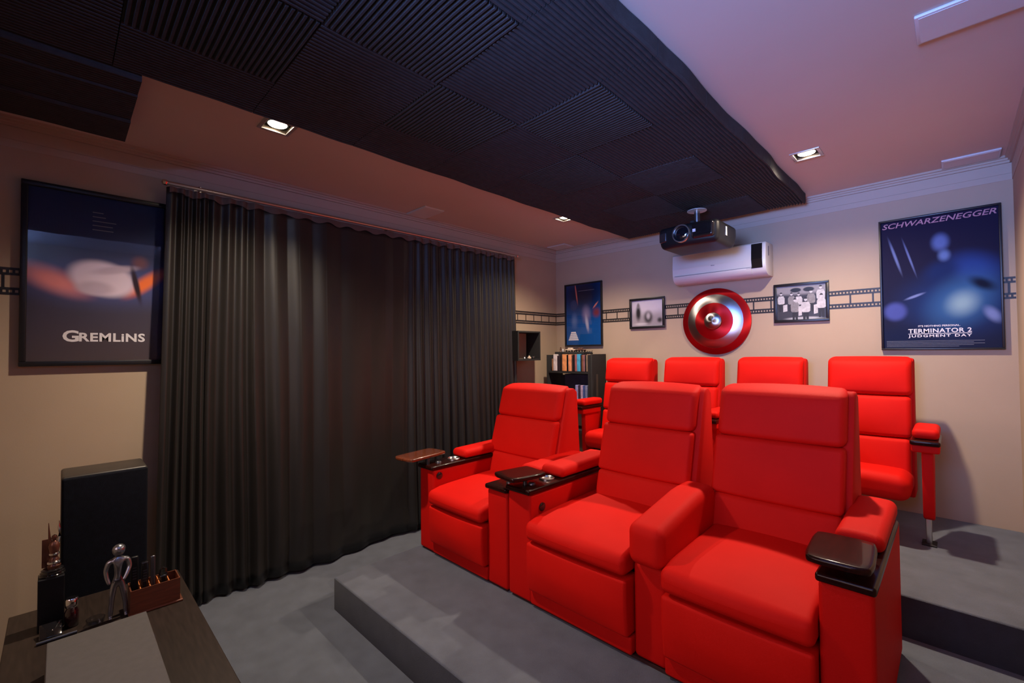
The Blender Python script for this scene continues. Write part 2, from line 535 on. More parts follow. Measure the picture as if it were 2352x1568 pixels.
for (x0, x1, y0, y1, lab) in ((3.372, 3.672, 2.215, 2.42, 'white ceiling speaker in the ceiling at top right of the photo'),
                              (3.42, 3.69, 4.06, 4.238, 'pale ceiling speaker against the back wall above the tall blue poster'),
                              (0.02, 0.32, 2.15, 2.35, 'pale ceiling speaker above the middle of the curtain'),
                              (0.05, 0.31, 4.05, 4.238, 'pale ceiling speaker in the far left corner')):
    t = thing('ceiling_speaker', ((x0 + x1) / 2, (y0 + y1) / 2, CEIL), lab, 'speaker', 'ceiling speakers')
    build('frame', MB().rbox(x0, x1, y0, y1, CEIL - 0.012, CEIL + 0.0, 0.004, n=(2, 2, 1), seg=2), M['white'], t, smooth=True)
    build('grille', MB().box(x0 + 0.012, x1 - 0.012, y0 + 0.012, y1 - 0.012, CEIL - 0.0135, CEIL - 0.011), M['grille'], t)

# ------------------------------------------------------------------ acoustic foam on the ceiling
ft = thing('acoustic_foam_lining', (1.86, 2.2, CEIL), 'dark ribbed acoustic foam panels covering the middle of the ceiling', 'acoustic foam')
def foam(x0, x1, y0, y1, along, zb=2.705, edges=''):
    g = 0.0018
    x0 += g; x1 -= g; y0 += g; y1 -= g
    pitch = 0.0205
    (s0, s1), (l0, l1) = ((y0, y1), (x0, x1)) if along == 'X' else ((x0, x1), (y0, y1))
    nr = max(2, int(round((s1 - s0) / pitch)))
    p = (s1 - s0) / nr
    S = []
    for k in range(nr):
        b = s0 + k * p
        S += [(b, 0.012), (b + 0.16 * p, 0.012), (b + 0.40 * p, 0.0), (b + 0.78 * p, 0.0)]
    S.append((s1, 0.012))
    nl = 7
    V, F = [], []
    zt = CEIL - 0.004
    def pt(s, l, dz):
        x, y = (l, s) if along == 'X' else (s, l)
        q = mnoise.noise(Vector((x * 2.3, y * 2.3, 3.1))) * 0.010
        sag = 0.0
        e = 0.0
        if 'L' in edges: e += max(0, 1 - (x - x0) / 0.12) * 0.006 * (0.6 + mnoise.noise(Vector((0.3, y * 4.2, 9))))
        if 'R' in edges: e += max(0, 1 - (x1 - x) / 0.12) * 0.006 * (0.6 + mnoise.noise(Vector((1.3, y * 4.2, 5))))
        wob = 0.0
        if 'L' in edges: wob = mnoise.noise(Vector((7.7, y * 3.5, 2))) * 0.012 * max(0, 1 - (x - x0) / 0.1)
        if 'R' in edges: wob = mnoise.noise(Vector((3.7, y * 3.5, 8))) * 0.016 * max(0, 1 - (x1 - x) / 0.1)
        return (x + wob, y, zb + dz + q - e)
    for j in range(nl + 1):
        l = l0 + (l1 - l0) * j / nl
        for (s, dz) in S:
            V.append(pt(s, l, dz))
    m = len(S)
    for j in range(nl):
        for k in range(m - 1):
            F.append((j * m + k, j * m + k + 1, (j + 1) * m + k + 1, (j + 1) * m + k))
    rim = [k for k in range(m)] + [j * m + m - 1 for j in range(1, nl + 1)] + [nl * m + k for k in range(m - 2, -1, -1)] + [j * m for j in range(nl - 1, 0, -1)]
    o = len(V)
    for r_ in rim:
        V.append((V[r_][0], V[r_][1], zt))
    c = len(rim)
    for i in range(c):
        F.append((rim[i], rim[(i + 1) % c], o + (i + 1) % c, o + i))
    F.append(tuple(range(o, o + c)))
    build('foam_panel', MB().raw(V, F), M['foam'], ft)
XC = [1.075, 1.41, 1.89, 2.375, 2.65]
YC = [-0.36, 0.14, 0.64, 1.14, 1.64, 2.14, 2.64, 3.14, 3.64, 4.135]
for i in range(4):
    for j in range(len(YC) - 1):
        al = 'Y' if i in (0, 3) else ('X' if (i + j) % 2 == 0 else 'Y')
        ed = 'L' if (i == 0 and j > 0) else ('R' if i == 3 else '')
        foam(XC[i], XC[i + 1], YC[j], YC[j + 1], al, edges=ed)
foam(0.93, 1.07, -0.36, 0.235, 'Y', zb=2.682)
foam(0.39, 0.66, -0.36, 0.235, 'Y', zb=2.660, edges='L')
foam(0.66, 0.93, -0.36, 0.235, 'Y', zb=2.674)

# ------------------------------------------------------------------ curtain and rod
rod = thing('curtain_rod', (0.11, 1.96, 2.575), 'slim satin metal curtain rod above the dark curtain', 'curtain rod')
build('pole', MB().tube([(0.11, 0.44, 2.578), (0.11, 3.475, 2.578)], 0.0105, 12), M['rod'], rod, smooth=True)
for y in (0.437, 3.478):
    mb = MB().lathe([(0.002, -0.018), (0.013, -0.014), (0.019, 0), (0.013, 0.014), (0.002, 0.018)], (0, 0, 0), n=16)
    mb.xf(Matrix.Translation((0.11, y, 2.578)))
    build('finial', mb, M['chrome'], rod, smooth=True)
for y in (0.62, 1.95, 3.30):
    mb = MB().box(0.0, 0.006, y - 0.02, y + 0.02, 2.55, 2.61).tube([(0.003, y, 2.588), (0.10, y, 2.588)], 0.006, 8)
    mb.lathe([(0.010, 0), (0.010, 0.012), (0.006, 0.016)], (0.075, y, 2.59), n=10)
    build('bracket', mb, M['rod'], rod, smooth=True)

# (ridge position, depth): narrow folds at both ends, broad slack ones in the middle
RID = [(0.474, .8), (0.53, .9), (0.560, .7), (0.600, 1), (0.642, .9), (0.690, .8), (0.782, 1), (0.859, .8), (0.920, 1), (1.060, .75), (1.215, .6), (1.41, .6), (1.66, .22), (1.90, .25),
       (2.08, .3), (2.183, .6), (2.250, .8), (2.338, .9), (2.424, .8), (2.525, 1), (2.604, .9), (2.693, 1), (2.765, .9), (2.873, 1), (2.955, .8), (3.029, 1), (3.09, .8),
       (3.143, 1), (3.205, .8), (3.262, 1), (3.325, .8), (3.385, .9), (3.44, .8)]
def fold(y, z):
    """how far the cloth stands out from the wall side, 0..1, and the width of the fold"""
    tt = max(0.0, min(1.0, (2.56 - z) / 2.5))
    ys = y + (0.018 * math.sin(3.1 * y + 1.7 * tt) + 0.010 * math.sin(9 * y + 3 * tt)) * tt
    if ys < RID[0][0]:
        u = (ys - RID[0][0] + 0.06) / 0.06
        return 0.8 * (0.5 - 0.5 * math.cos(math.pi * max(0, min(1, u)))), 0.06
    for i in range(len(RID)):
        r_, a_ = RID[i]
        nx, b_ = RID[i + 1] if i + 1 < len(RID) else (RID[-1][0] + 0.05, .8)
        if r_ <= ys < nx:
            u = (ys - r_) / (nx - r_)
            k = 0.5 + 0.5 * math.cos(2 * math.pi * u)
            if nx - r_ > 0.12: k = k ** 0.65
            return k * (a_ * (1 - u) + b_ * u), nx - r_
    return 0.4, 0.05
def curtain_pt(y, z, edge0):
    t = max(0.0, min(1.0, (2.56 - z) / 2.5))
    f, wd = fold(y, z)
    amp = min(0.105, 0.20 * wd + 0.028) * (0.50 + 0.50 * min(1, t * 1.6))
    big = 0.020 * math.sin(5.2 * y + 0.6) * t + 0.012 * math.sin(11 * y + 2.2 * t) * t
    x = 0.105 - 0.040 + amp * (f - 0.35) + big + 0.045 * t + 0.020
    # slight break of the cloth just above the floor
    lowz = max(0.0, 1 - z / 0.32)
    x += 0.030 * lowz * mnoise.noise(Vector((y * 6.0, z * 7.0, 1.0)))
    x += 0.006 * mnoise.noise(Vector((y * 3.0, z * 1.5, 4.0)))
    return (max(0.02, min(0.235, x)), y - 0.05 * t * max(0, 1 - (y - edge0) / 0.35), z)
def curtain_panel(name, y0, y1, ny, parent):
    nz = 46
    V, F = [], []
    for j in range(nz + 1):
        for i in range(ny + 1):
            y = y0 + (y1 - y0) * i / ny
            hem = 0.014 + 0.012 * (0.5 + 0.5 * math.sin(7 * y))
            f, wd = fold(y, 2.5)
            top = 2.572 - 0.020 * (1 - f) - 0.004
            s = j / nz
            s = s ** 0.9
            z = hem + (top - hem) * s
            V.append(curtain_pt(y, z, y0))
    for j in range(nz):
        for i in range(ny):
            a = j * (ny + 1) + i
            F.append((a, a + 1, a + ny + 2, a + ny + 1))
    o = build(name, MB().raw(V, F), M['curtain'], parent, smooth=True, ang=180)
    md = o.modifiers.new('thick', 'SOLIDIFY'); md.thickness = 0.004; md.offset = -1
    return o
ct = thing('curtain', (0.11, 1.95, 0.014), 'floor length charcoal curtain with deep folds hanging along the left wall', 'curtain')
curtain_panel('curtain_panel', 0.448, 0.672, 90, ct)
curtain_panel('curtain_panel', 0.668, 3.468, 620, ct)
# pale heading tape seen as a wavy strip under the rod
V, F = [], []
n = 600
for i in range(n + 1):
    y = 0.462 + (3.455 - 0.462) * i / n
    for z in (2.528 + 0.010 * math.sin(2 * math.pi * y / 0.155), 2.566):
        x, _, _ = curtain_pt(y, z, -9)
        V.append((x + 0.006, y, z))
for i in range(n):
    F.append((2 * i, 2 * i + 1, 2 * i + 3, 2 * i + 2))
build('heading_tape', MB().raw(V, F), M['curtain_head'], ct, smooth=True, ang=180)

# ------------------------------------------------------------------ recliners
def cushion(x0, x1, z0, z1, yf, th, r, puff, crown=0.0, top_wrap=0.0):
    """back cushion: front face follows yf(z), thickness th towards +Y"""
    def fn(x, y, z, u, v, w_):
        f = yf(z)
        k = (1 - u * u) * (1 - w_ * w_)
        yy = f + (y + th / 2)
        if v < 0: yy -= puff * k * (-v)
        if top_wrap and v < 0.9: yy += 0.060 * max(0, (w_ - 0.62) / 0.38) ** 2 * min(1, 0.9 - v)
        zz = z
        if w_ > 0: zz += crown * (1 - u * u) * w_ * (1 - 0.4 * abs(v))
        if top_wrap and w_ > 0.2: zz -= top_wrap * max(0, v) * (w_ - 0.2)
        zz += -0.006 * (1 - u * u) * (1 if w_ < -0.5 else 0)
        return (x, yy, zz)
    return rbox(x0, x1, -th / 2, th / 2, z0, z1, r, n=(10, 3, 8), seg=4, fn=fn)

def recliner_seat(t, b0, b1, s0, s1, zz, idx, top=1.150):
    """one seat place: footrest, seat cushion, back with three cushions"""
    yfr = 1.79
    mb = MB().rbox(s0 - 0.004, s1 + 0.004, yfr - 0.012, yfr + 0.10, zz(0.015), zz(0.094), 0.012, n=(4, 2, 2))
    build('kick_panel', mb, M['red_dark'], t, smooth=True)
    def ffn(x, y, z, u, v, w_):
        k = (1 - u * u) * (1 - w_ * w_)
        return (x, y - (0.016 * k * (-v) if v < 0 else 0) + 0.012 * (w_ < -0.2) * (-w_), z)
    build('footrest', MB().rbox(s0, s1, yfr - 0.050, yfr + 0.07, zz(0.098), zz(0.352), 0.016, n=(8, 3, 8), fn=ffn), M['red'], t, smooth=True)
    def sfn(x, y, z, u, v, w_):
        k = (1 - u * u)
        dz = 0.022 * k * (1 - v * v) if w_ > 0 else 0
        dz += 0.020 * (v + 1) * 0.5 * (w_ > 0)
        dz -= 0.018 * max(0, -v - 0.7) / 0.3 * (w_ > 0)
        return (x, y - 0.014 * k * (1 - w_ * w_) * max(0, -v), z + dz)
    build('seat_cushion', MB().rbox(s0, s1, yfr - 0.060, 2.42, zz(0.366), zz(0.474), 0.030, n=(10, 10, 4), seg=4, fn=sfn), M['red'], t, smooth=True)
    yf = lambda z: 2.295 + 0.285 * (z - zz(0.47))
    # upholstered shell behind the cushions
    prof = [(yf(zz(.30)) + 0.06, zz(0.10)), (yf(zz(.47)) + 0.06, zz(0.47)), (yf(zz(top)) + 0.045, zz(top - 0.035)), (yf(zz(top)) + 0.065, zz(top - 0.012)),
            (2.60, zz(top - 0.010)), (2.635, zz(top - 0.035)), (2.665, zz(0.60)), (2.67, zz(0.10))]
    sh = build('backrest', MB().prism(prof, b0 + 0.004, b1 + 0.012, 'X'), M['red_dark'], t, bevel=0.012)
    seam1, seam2 = 0.905, 0.632
    c = MB().raw(*cushion(b0, b1 - 0.012, zz(seam1) + 0.0005, zz(top), yf, 0.125, 0.036, 0.012, crown=0.012, top_wrap=0.035))
    build('head_cushion', c, M['red'], sh, smooth=True)
    c = MB().raw(*cushion(b0 - 0.004, b1 - 0.014, zz(seam2) + 0.0005, zz(seam1) - 0.0005, yf, 0.125, 0.020, 0.012))
    build('back_cushion', c, M['red'], sh, smooth=True)
    c = MB().raw(*cushion(b0 + 0.004, b1 - 0.018, zz(0.42), zz(seam2) - 0.0005, yf, 0.125, 0.020, 0.014))
    build('lumbar_cushion', c, M['red'], sh, smooth=True)

def console_arm(t, a0, a1, zz, tray=None, inner_button=None, y1=2.66):
    """upholstered arm with a wooden top, cup ring, knob, pad and a swivel tray"""
    arm = build('arm', MB().rbox(a0, a1, 1.785, y1, zz(0.012), zz(0.582), 0.016, n=(2, 6, 6)), M['red_dark'], t, smooth=True)
    xm = (a0 + a1) / 2
    build('wooden_top', MB().rbox(a0 - 0.006, a1 + 0.006, 1.768, 2.55, zz(0.582), zz(0.612), 0.011, n=(2, 6, 1)), M['wood'], arm, smooth=True)
    zt = zz(0.612)
    mb = MB().lathe([(0.046, -0.002), (0.046, 0.007), (0.041, 0.010), (0.037, 0.006), (0.035, 0.0016), (0.002, 0.0010)], (xm + 0.01, 2.012, zt), n=28)
    build('cup_ring', mb, M['steel'], arm, smooth=True)
    mb = MB().lathe([(0.022, -0.002), (0.021, 0.007), (0.016, 0.012), (0.003, 0.013)], (xm + 0.02, 1.872, zt), n=20)
    build('knob', mb, M['gun'], arm, smooth=True)
    def pf(x, y, z, u, v, w_):
        return (x, y, z + (0.012 * (v + 1) * 0.5 if w_ > 0 else 0) + (0.006 * (1 - u * u) if w_ > 0 else 0))
    build('arm_pad', MB().rbox(a0 + 0.002, a1 + 0.002, 2.062, 2.58, zz(0.613), zz(0.672), 0.028, n=(3, 8, 2), seg=4, fn=pf), M['red'], arm, smooth=True)
    if inner_button:
        x, y, z = inner_button
        build('button', MB().lathe([(0.024, -0.002), (0.024, 0.004), (0.018, 0.008), (0.003, 0.009)], (x, y, z), 'X', n=20), M['black_gloss'], arm, smooth=True)
    if tray:
        cx, cy, wx, wy, rz, m = tray
        mb = MB().rbox(-wx / 2, wx / 2, -wy / 2, wy / 2, 0, 0.024, 0.010, n=(8, 8, 1), seg=3,
                       fn=lambda x, y, z, u, v, w_: (x * (1 - 0.10 * max(0, abs(v) - 0.6) * 2.0), y * (1 - 0.10 * max(0, abs(u) - 0.6) * 2.0), z))
        mb.xf(Matrix.Translation((cx, cy, zz(0.650))) @ Matrix.Rotation(R(rz), 4, 'Z'))
        tr = build('swivel_tray', mb, m, t, smooth=True)
        build('pivot', MB().cyl((xm - 0.005, min(max(cy, 1.80), 1.93), zz(0.610)), 0.012, zz(0.652) - zz(0.610), n=14), M['gun'], tr, smooth=True)
    return arm

# single recliner at the left
t = thing('recliner', (1.21, 2.2, P1), 'single red cinema recliner nearest the curtain, its wooden tray swung outwards', 'recliner', 'front row recliners')
z1 = lambda h: P1 + h * 0.957
console_arm(t, 0.775, 0.935, z1, tray=(0.765, 1.80, 0.19, 0.34, 8, M['wood_l']), inner_button=(0.936, 1.834, 0.705))
console_arm(t, 1.475, 1.640, z1)
recliner_seat(t, 0.890, 1.500, 0.937, 1.473, z1, 0)
build('plinth', MB().box(0.79, 1.625, 1.80, 2.64, P1, P1 + 0.013), M['plinth'], t)

# double recliner with shared middle arm
t = thing('double_recliner', (2.45, 2.2, P1), 'two seat red cinema recliner with shared padded middle arm and dark wooden trays', 'recliner', 'front row recliners')
z2 = lambda h: P1 + h * 1.003
z3 = lambda h: P1 + h * 1.014
console_arm(t, 1.648, 1.818, z2, tray=(1.690, 1.842, 0.20, 0.25, -10, M['wood']), inner_button=(1.819, 1.880, 0.692))
console_arm(t, 3.112, 3.262, z3, tray=(3.166, 1.872, 0.185, 0.275, 3, M['wood']))
recliner_seat(t, 1.872, 2.445, 1.821, 2.413, z2, 1, top=1.150)
recliner_seat(t, 2.555, 3.118, 2.573, 3.109, z3, 2, top=1.155)
post = build('middle_arm', MB().rbox(2.417, 2.570, 1.800, 2.62, z2(0.012), z2(0.425), 0.022, n=(3, 6, 5)), M['red_dark'], t, smooth=True)
def cf(x, y, z, u, v, w_):
    return (x, y, z + (0.062 * max(0, min(1, (y - 1.78) / 0.40)) if w_ > -0.2 else 0.012 * (v + 1)))
build('arm_pad', MB().rbox(2.416, 2.582, 1.745, 2.36, z2(0.430), z2(0.612), 0.045, n=(4, 10, 5), seg=4, fn=cf), M['red'], post, smooth=True)
build('plinth', MB().box(1.665, 3.245, 1.80, 2.64, P1, P1 + 0.013), M['plinth'], t)

# ------------------------------------------------------------------ rear row cinema seats
def rear_arm(t, xc):
    a = build('armrest', MB().rbox(xc - 0.062, xc + 0.062, 3.50, 3.80, 0.945, 0.990, 0.010, n=(2, 4, 1)), M['red_dark'], t, smooth=True)
    build('wooden_top', MB().rbox(xc - 0.066, xc + 0.066, 3.47, 3.82, 0.990, 1.018, 0.010, n=(2, 4, 1)), M['wood'], a, smooth=True)
    build('arm_pad', MB().rbox(xc - 0.058, xc + 0.062, 3.52, 3.84, 1.019, 1.080, 0.027, n=(3, 5, 2), seg=4), M['red'], a, smooth=True)
    prof = [(3.60, 0.548), (3.585, 0.60), (3.575, 0.946), (3.86, 0.946), (3.84, 0.80), (3.70, 0.56), (3.66, 0.535), (3.625, 0.535)]
    build('column', MB().prism(prof, xc - 0.020, xc + 0.032, 'X'), M['red_dark'], t, bevel=0.010)
    lg = build('leg', MB().rbox(xc - 0.010, xc + 0.016, 3.628, 3.662, P2 + 0.006, 0.56, 0.004, n=(1, 1, 2), seg=2), M['steel'], t, smooth=True)
    build('foot_plate', MB().box(xc - 0.030, xc + 0.036, 3.60, 3.70, P2, P2 + 0.007), M['black_matt'], lg)

def rear_seat(x0, x1, zt, label, first=False):
    t = thing('cinema_seat', ((x0 + x1) / 2, 3.80, P2), label, 'cinema seat', 'rear row cinema seats')
    yf = lambda z: 3.775 + 0.18 * (z - 0.80)
    s1, s2 = 1.238, 0.972
    prof = [(yf(.62) + 0.07, 0.60), (yf(1.45) + 0.06, zt - 0.03), (yf(1.45) + 0.09, zt - 0.008), (4.03, zt - 0.012), (4.05, zt - 0.04), (4.02, 0.60)]
    sh = build('backrest', MB().prism(prof, x0 + 0.006, x1 + 0.002, 'X'), M['red_dark'], t, bevel=0.012)
    build('head_cushion', MB().raw(*cushion(x0, x1 - 0.004, s1 + 0.002, zt, yf, 0.11, 0.035, 0.020, crown=0.004, top_wrap=0.02)), M['red'], sh, smooth=True)
    build('back_cushion', MB().raw(*cushion(x0 + 0.006, x1 - 0.010, s2 + 0.002, s1 - 0.002, yf, 0.11, 0.028, 0.016)), M['red'], sh, smooth=True)
    build('lumbar_cushion', MB().raw(*cushion(x0 + 0.010, x1 - 0.014, 0.70, s2 - 0.002, yf, 0.11, 0.028, 0.014)), M['red'], sh, smooth=True)
    def sf(x, y, z, u, v, w_):
        return (x, y, z + 0.012 * (1 - u * u) * (w_ > 0) - 0.03 * max(0, v) * (w_ > 0) - (0.02 * max(0, v) if w_ < 0 else 0))
    build('seat', MB().rbox(x0 + 0.004, x1 - 0.004, 3.475, 3.90, 0.640, 0.792, 0.060, n=(8, 6, 3), seg=5, fn=sf), M['red'], t, smooth=True)
    rear_arm(t, x1 + 0.062)
    if first:
        rear_arm(t, x0 - 0.062)
    return t
SEATS = [(0.942, 1.428, 1.472, 'red cinema seat of the rear row next to the bookcase', True),
         (1.562, 2.045, 1.482, 'red cinema seat of the rear row below the round metal disc', False),
         (2.188, 2.655, 1.486, 'red cinema seat of the rear row below the group photograph', False),
         (2.802, 3.262, 1.492, 'rightmost red cinema seat of the rear row, its steel leg in view', False)]
for s in SEATS:
    rear_seat(s[0], s[1], s[2], s[3], s[4])

# ------------------------------------------------------------------ pictures
def frame_x(t, x0, x1, z0, z1, wd, dp, m):
    for nm, b in (('top', (x0, x1, z1 - wd, z1)), ('bottom', (x0, x1, z0, z0 + wd)), ('left', (x0, x0 + wd, z0 + wd, z1 - wd)), ('right', (x1 - wd, x1, z0 + wd, z1 - wd))):
        build('frame_rail', MB().box(b[0], b[1], YB - dp, YB - 0.0016, b[2], b[3]), m, t, bevel=0.0025)
B = lambda r, g, b: lin(r, g, b)
# tall blue poster, right
t = thing('framed_poster', (3.382, YB, 1.535), 'tall blue and black framed poster with white and pink lettering, right on the back wall', 'poster')
frame_x(t, 3.076, 3.690, 1.536, 2.483, 0.013, 0.030, M['frame'])
X0, X1, Z0, Z1 = 3.086, 3.681, 1.545, 2.474
yp = YB - 0.012
BT = lambda r, g, b: (lin(r, g, b)[0] * 0.34, lin(r, g, b)[1] * 0.42, lin(r, g, b)[2] * 0.48, 1)
blue = art('blue_poster_print', BT(52, 54, 86), [
    (0.66, 0.33, 0.55, 0.26, 0, BT(58, 88, 160), 0.98), (0.80, 0.58, 0.26, 0.13, -10, BT(70, 100, 190), 0.85), (0.52, 0.57, 0.17, 0.10, 10, BT(50, 68, 130), 0.8),
    (0.70, 0.35, 0.34, 0.20, 20, BT(100, 155, 215), 0.98), (0.70, 0.33, 0.15, 0.10, 10, BT(225, 250, 255), 0.98), (0.53, 0.79, 0.085, 0.075, 0, BT(150, 165, 240), 0.7),
    (0.56, 0.69, 0.06, 0.05, 0, BT(160, 180, 250), 0.8), (0.12, 0.29, 0.12, 0.08, 0, BT(120, 125, 215), 0.5), (0.26, 0.70, 0.012, 0.16, 22, BT(165, 170, 235), 0.8),
    (0.13, 0.72, 0.016, 0.16, 22, BT(175, 180, 240), 0.8), (0.93, 0.24, 0.09, 0.05, -35, BT(190, 195, 255), 0.8), (0.30, 0.40, 0.10, 0.012, 14, BT(190, 195, 255), 0.7),
    (0.86, 0.46, 0.13, 0.05, -20, BT(36, 40, 70), 0.8), (0.18, 0.10, 0.30, 0.09, 0, BT(44, 52, 92), 0.9)], rough=0.6, spec=0.08, base2=BT(56, 42, 78))
sheet('print', (X0, yp, Z0), (X1, yp, Z0), (X1, yp, Z1), (X0, yp, Z1), blue, t)
rt, up = (1, 0, 0), (0, 0, 1)
yt = yp - 0.0006
lettering('title_lettering', 'SCHWARZENEGGER', M['text_pink'], t, (3.096, yt, 2.420), rt, up, 0.574, 0.038, bold=0.012, shear=0.25)
lettering('tagline_lettering', 'IT\u2019S NOTHING PERSONAL.', M['text_white'], t, (3.278, yt, 1.697), rt, up, 0.211, 0.012, bold=0.015)
lettering('title_lettering', 'TERMINATOR 2', M['text_white'], t, (3.225, yt, 1.655), rt, up, 0.317, 0.030, bold=0.018, spacing=1.06)
build('title_rule', MB().box(3.225, 3.542, yt - 0.0006, yt, 1.6475, 1.6510), M['text_white'], t)
lettering('title_lettering', 'JUDGMENT DAY', M['text_white'], t, (3.225, yt, 1.620), rt, up, 0.317, 0.023, bold=0.02, spacing=1.25)
mb = MB()
for k in range(5):
    mb.box(3.105, 3.60 - 0.05 * (k % 2) - 0.12 * (k == 4), yt - 0.0004, yt, 1.598 - k * 0.0095, 1.6005 - k * 0.0095)
tag(build('credit_lines', mb, M['text_grey'], t), kind='stuff')

# blue poster, left end of the back wall
t = thing('framed_poster', (0.407, YB, 1.60), 'narrow dark blue framed poster above the bookcase', 'poster')
frame_x(t, 0.147, 0.668, 1.602, 2.335, 0.016, 0.028, M['frame'])
X0, X1, Z0, Z1 = 0.160, 0.655, 1.615, 2.322
navy = art('navy_poster_print', B(17, 78, 150), [
    (0.5, 0.85, 0.9, 0.45, 0, B(16, 22, 52), 0.9), (0.22, 0.66, 0.11, 0.10, 0, B(44, 60, 105), 0.35), (0.30, 0.86, 0.022, 0.20, 12, B(205, 110, 95), 0.7),
    (0.84, 0.64, 0.018, 0.10, -55, B(205, 120, 105), 0.7), (0.58, 0.50, 0.13, 0.16, 10, B(120, 110, 150), 0.9), (0.60, 0.36, 0.05, 0.16, 14, B(165, 165, 190), 0.8),
    (0.86, 0.52, 0.12, 0.09, 0, B(120, 50, 60), 0.9), (0.24, 0.40, 0.10, 0.14, 0, B(85, 110, 165), 0.9)], rough=0.6, spec=0.1)
yp = YB - 0.010
sheet('print', (X0, yp, Z0), (X1, yp, Z0), (X1, yp, Z1), (X0, yp, Z1), navy, t)
mb = MB()
for k in range(5):
    w0, w1 = 0.075 - 0.009 * k, 0.0
    mb.raw([(0.265 - w0, yp - 0.001, 1.672 + 0.021 * k), (0.265 + w0, yp - 0.001, 1.672 + 0.021 * k), (0.265 + w0 - 0.008, yp - 0.001, 1.688 + 0.021 * k), (0.265 - w0 + 0.008, yp - 0.001, 1.688 + 0.021 * k)], [(0, 1, 2, 3)])
tag(build('caption_lines', mb, M['text_white'], t), kind='stuff')
build('caption_rule', MB().box(0.34, 0.56, yp - 0.001, yp - 0.0004, 2.243, 2.247), M['text_grey'], t)
build('glass', MB().box(X0, X1, YB - 0.018, YB - 0.016, Z0, Z1), M['glass'], t)

# two small black and white photographs
def photo(x0, x1, z0, z1, wd, label, m):
    t = thing('framed_photograph', ((x0 + x1) / 2, YB, z0), label, 'photograph')
    frame_x(t, x0, x1, z0, z1, wd, 0.022, M['frame'])
    yp = YB - 0.008
    a, b, c, d = x0 + wd - 0.003, x1 - wd + 0.003, z0 + wd - 0.003, z1 - wd + 0.003
    sheet('print', (a, yp, c), (b, yp, c), (b, yp, d), (a, yp, d), m, t)
    build('glass', MB().box(a, b, YB - 0.013, YB - 0.0115, c, d), M['glass'], t)
    return t
bw1 = art('pale_photo_print', B(170, 162, 170), [
    (0.6, 0.80, 0.95, 0.40, 0, B(226, 218, 230), 0.7), (0.22, 0.52, 0.10, 0.36, 0, B(40, 38, 42), 0.7), (0.22, 0.80, 0.05, 0.12, 0, B(130, 125, 128), 0.7),
    (0.54, 0.34, 0.16, 0.28, 0, B(64, 60, 64), 0.6), (0.54, 0.40, 0.08, 0.16, 0, B(195, 190, 198), 0.8), (0.90, 0.22, 0.10, 0.12, 0, B(60, 58, 62), 0.8),
    (0.30, 0.10, 0.25, 0.06, 0, B(210, 205, 210), 0.8)], rough=0.4, grain=0.10)
photo(1.008, 1.400, 1.774, 2.091, 0.024, 'small black framed monochrome photograph left of the round metal disc', bw1)
bw2 = art('dark_photo_print', B(52, 50, 54), [(0.5, 0.92, 0.95, 0.22, 0, B(150, 147, 152), 0.4), (0.40, 0.86, 0.12, 0.07, 0, B(30, 29, 31), 0.25), (0.66, 0.86, 0.12, 0.07, 0, B(30, 29, 31), 0.25),
    (0.5, 0.20, 0.8, 0.20, 0, B(60, 58, 62), 0.6), (0.55, 0.04, 0.40, 0.05, 0, B(190, 188, 192), 0.5)], rough=0.4, grain=0.2)
gp = photo(2.375, 2.763, 1.770, 2.094, 0.022, 'small black framed monochrome group photograph right of the round metal disc', bw2)

M['grey_light'] = mat('pale_grey_print', (0.55, 0.54, 0.56), 0.5, var=0.25, vscale=60)
M['grey_dark'] = mat('dark_grey_print', (0.020, 0.019, 0.021), 0.5, var=0.2, vscale=60)
M['grey_mid'] = mat('mid_grey_print', (0.24, 0.23, 0.235), 0.5, var=0.25, vscale=60)
gx0, gw, gz0, gh = 2.397, 0.344, 1.792, 0.280
tone = {k: MB() for k in ('grey_light', 'grey_dark', 'grey_mid')}
def flat(kind, pts, lift):
    y = YB - 0.0083 - lift
    n_ = len(pts)
    tone[kind].raw([(gx0 + gw * u, y, gz0 + gh * v) for u, v in pts], [tuple(range(n_))])
for k, (u, v, s_) in enumerate(((0.09, 0.78, .85), (0.31, 0.76, .85), (0.46, 0.74, .85), (0.71, 0.80, .95), (0.90, 0.90, .95), (0.91, 0.66, 1.0), (0.38, 0.58, 1.0), (0.60, 0.58, 1.05))):
    f = 0.0002 + 0.00012 * k
    flat('grey_dark', [(u - .055 * s_, v - .62 * s_), (u - .055 * s_, v - .32 * s_), (u + .055 * s_, v - .32 * s_), (u + .055 * s_, v - .62 * s_), (u + .012, v - .62 * s_), (u, v - .42 * s_), (u - .012, v - .62 * s_)], f)
    top = 'grey_mid' if k in (1, 3, 6) else 'grey_light'
    flat(top, [(u - .085 * s_, v - .33 * s_), (u - .090 * s_, v - .16 * s_), (u - .060 * s_, v - .075 * s_), (u + .060 * s_, v - .075 * s_), (u + .090 * s_, v - .16 * s_), (u + .085 * s_, v - .33 * s_), (u + .055 * s_, v - .36 * s_), (u - .055 * s_, v - .36 * s_)], f + .00003)
    flat('grey_light', [(u + .032 * s_ * math.cos(a_), v + .055 * s_ * math.sin(a_)) for a_ in [2 * math.pi * i / 12 for i in range(12)]], f + .00006)
    flat('grey_dark', [(u + .033 * s_ * math.cos(a_), v + .012 + .048 * s_ * math.sin(a_)) for a_ in [math.pi * i / 8 for i in range(9)]], f + .00008)
for (u0, u1, v0, v1) in ((0.13, 0.22, 0.24, 0.44), (0.45, 0.52, 0.10, 0.38), (0.76, 0.84, 0.14, 0.40)):
    flat('grey_light', [(u0, v0), (u1, v0 + .02), (u1, v1 + .02), (u0, v1)], 0.0015)
for k_, mb in tone.items():
    tag(build('picture_tone', mb, M[k_], gp), kind='stuff')

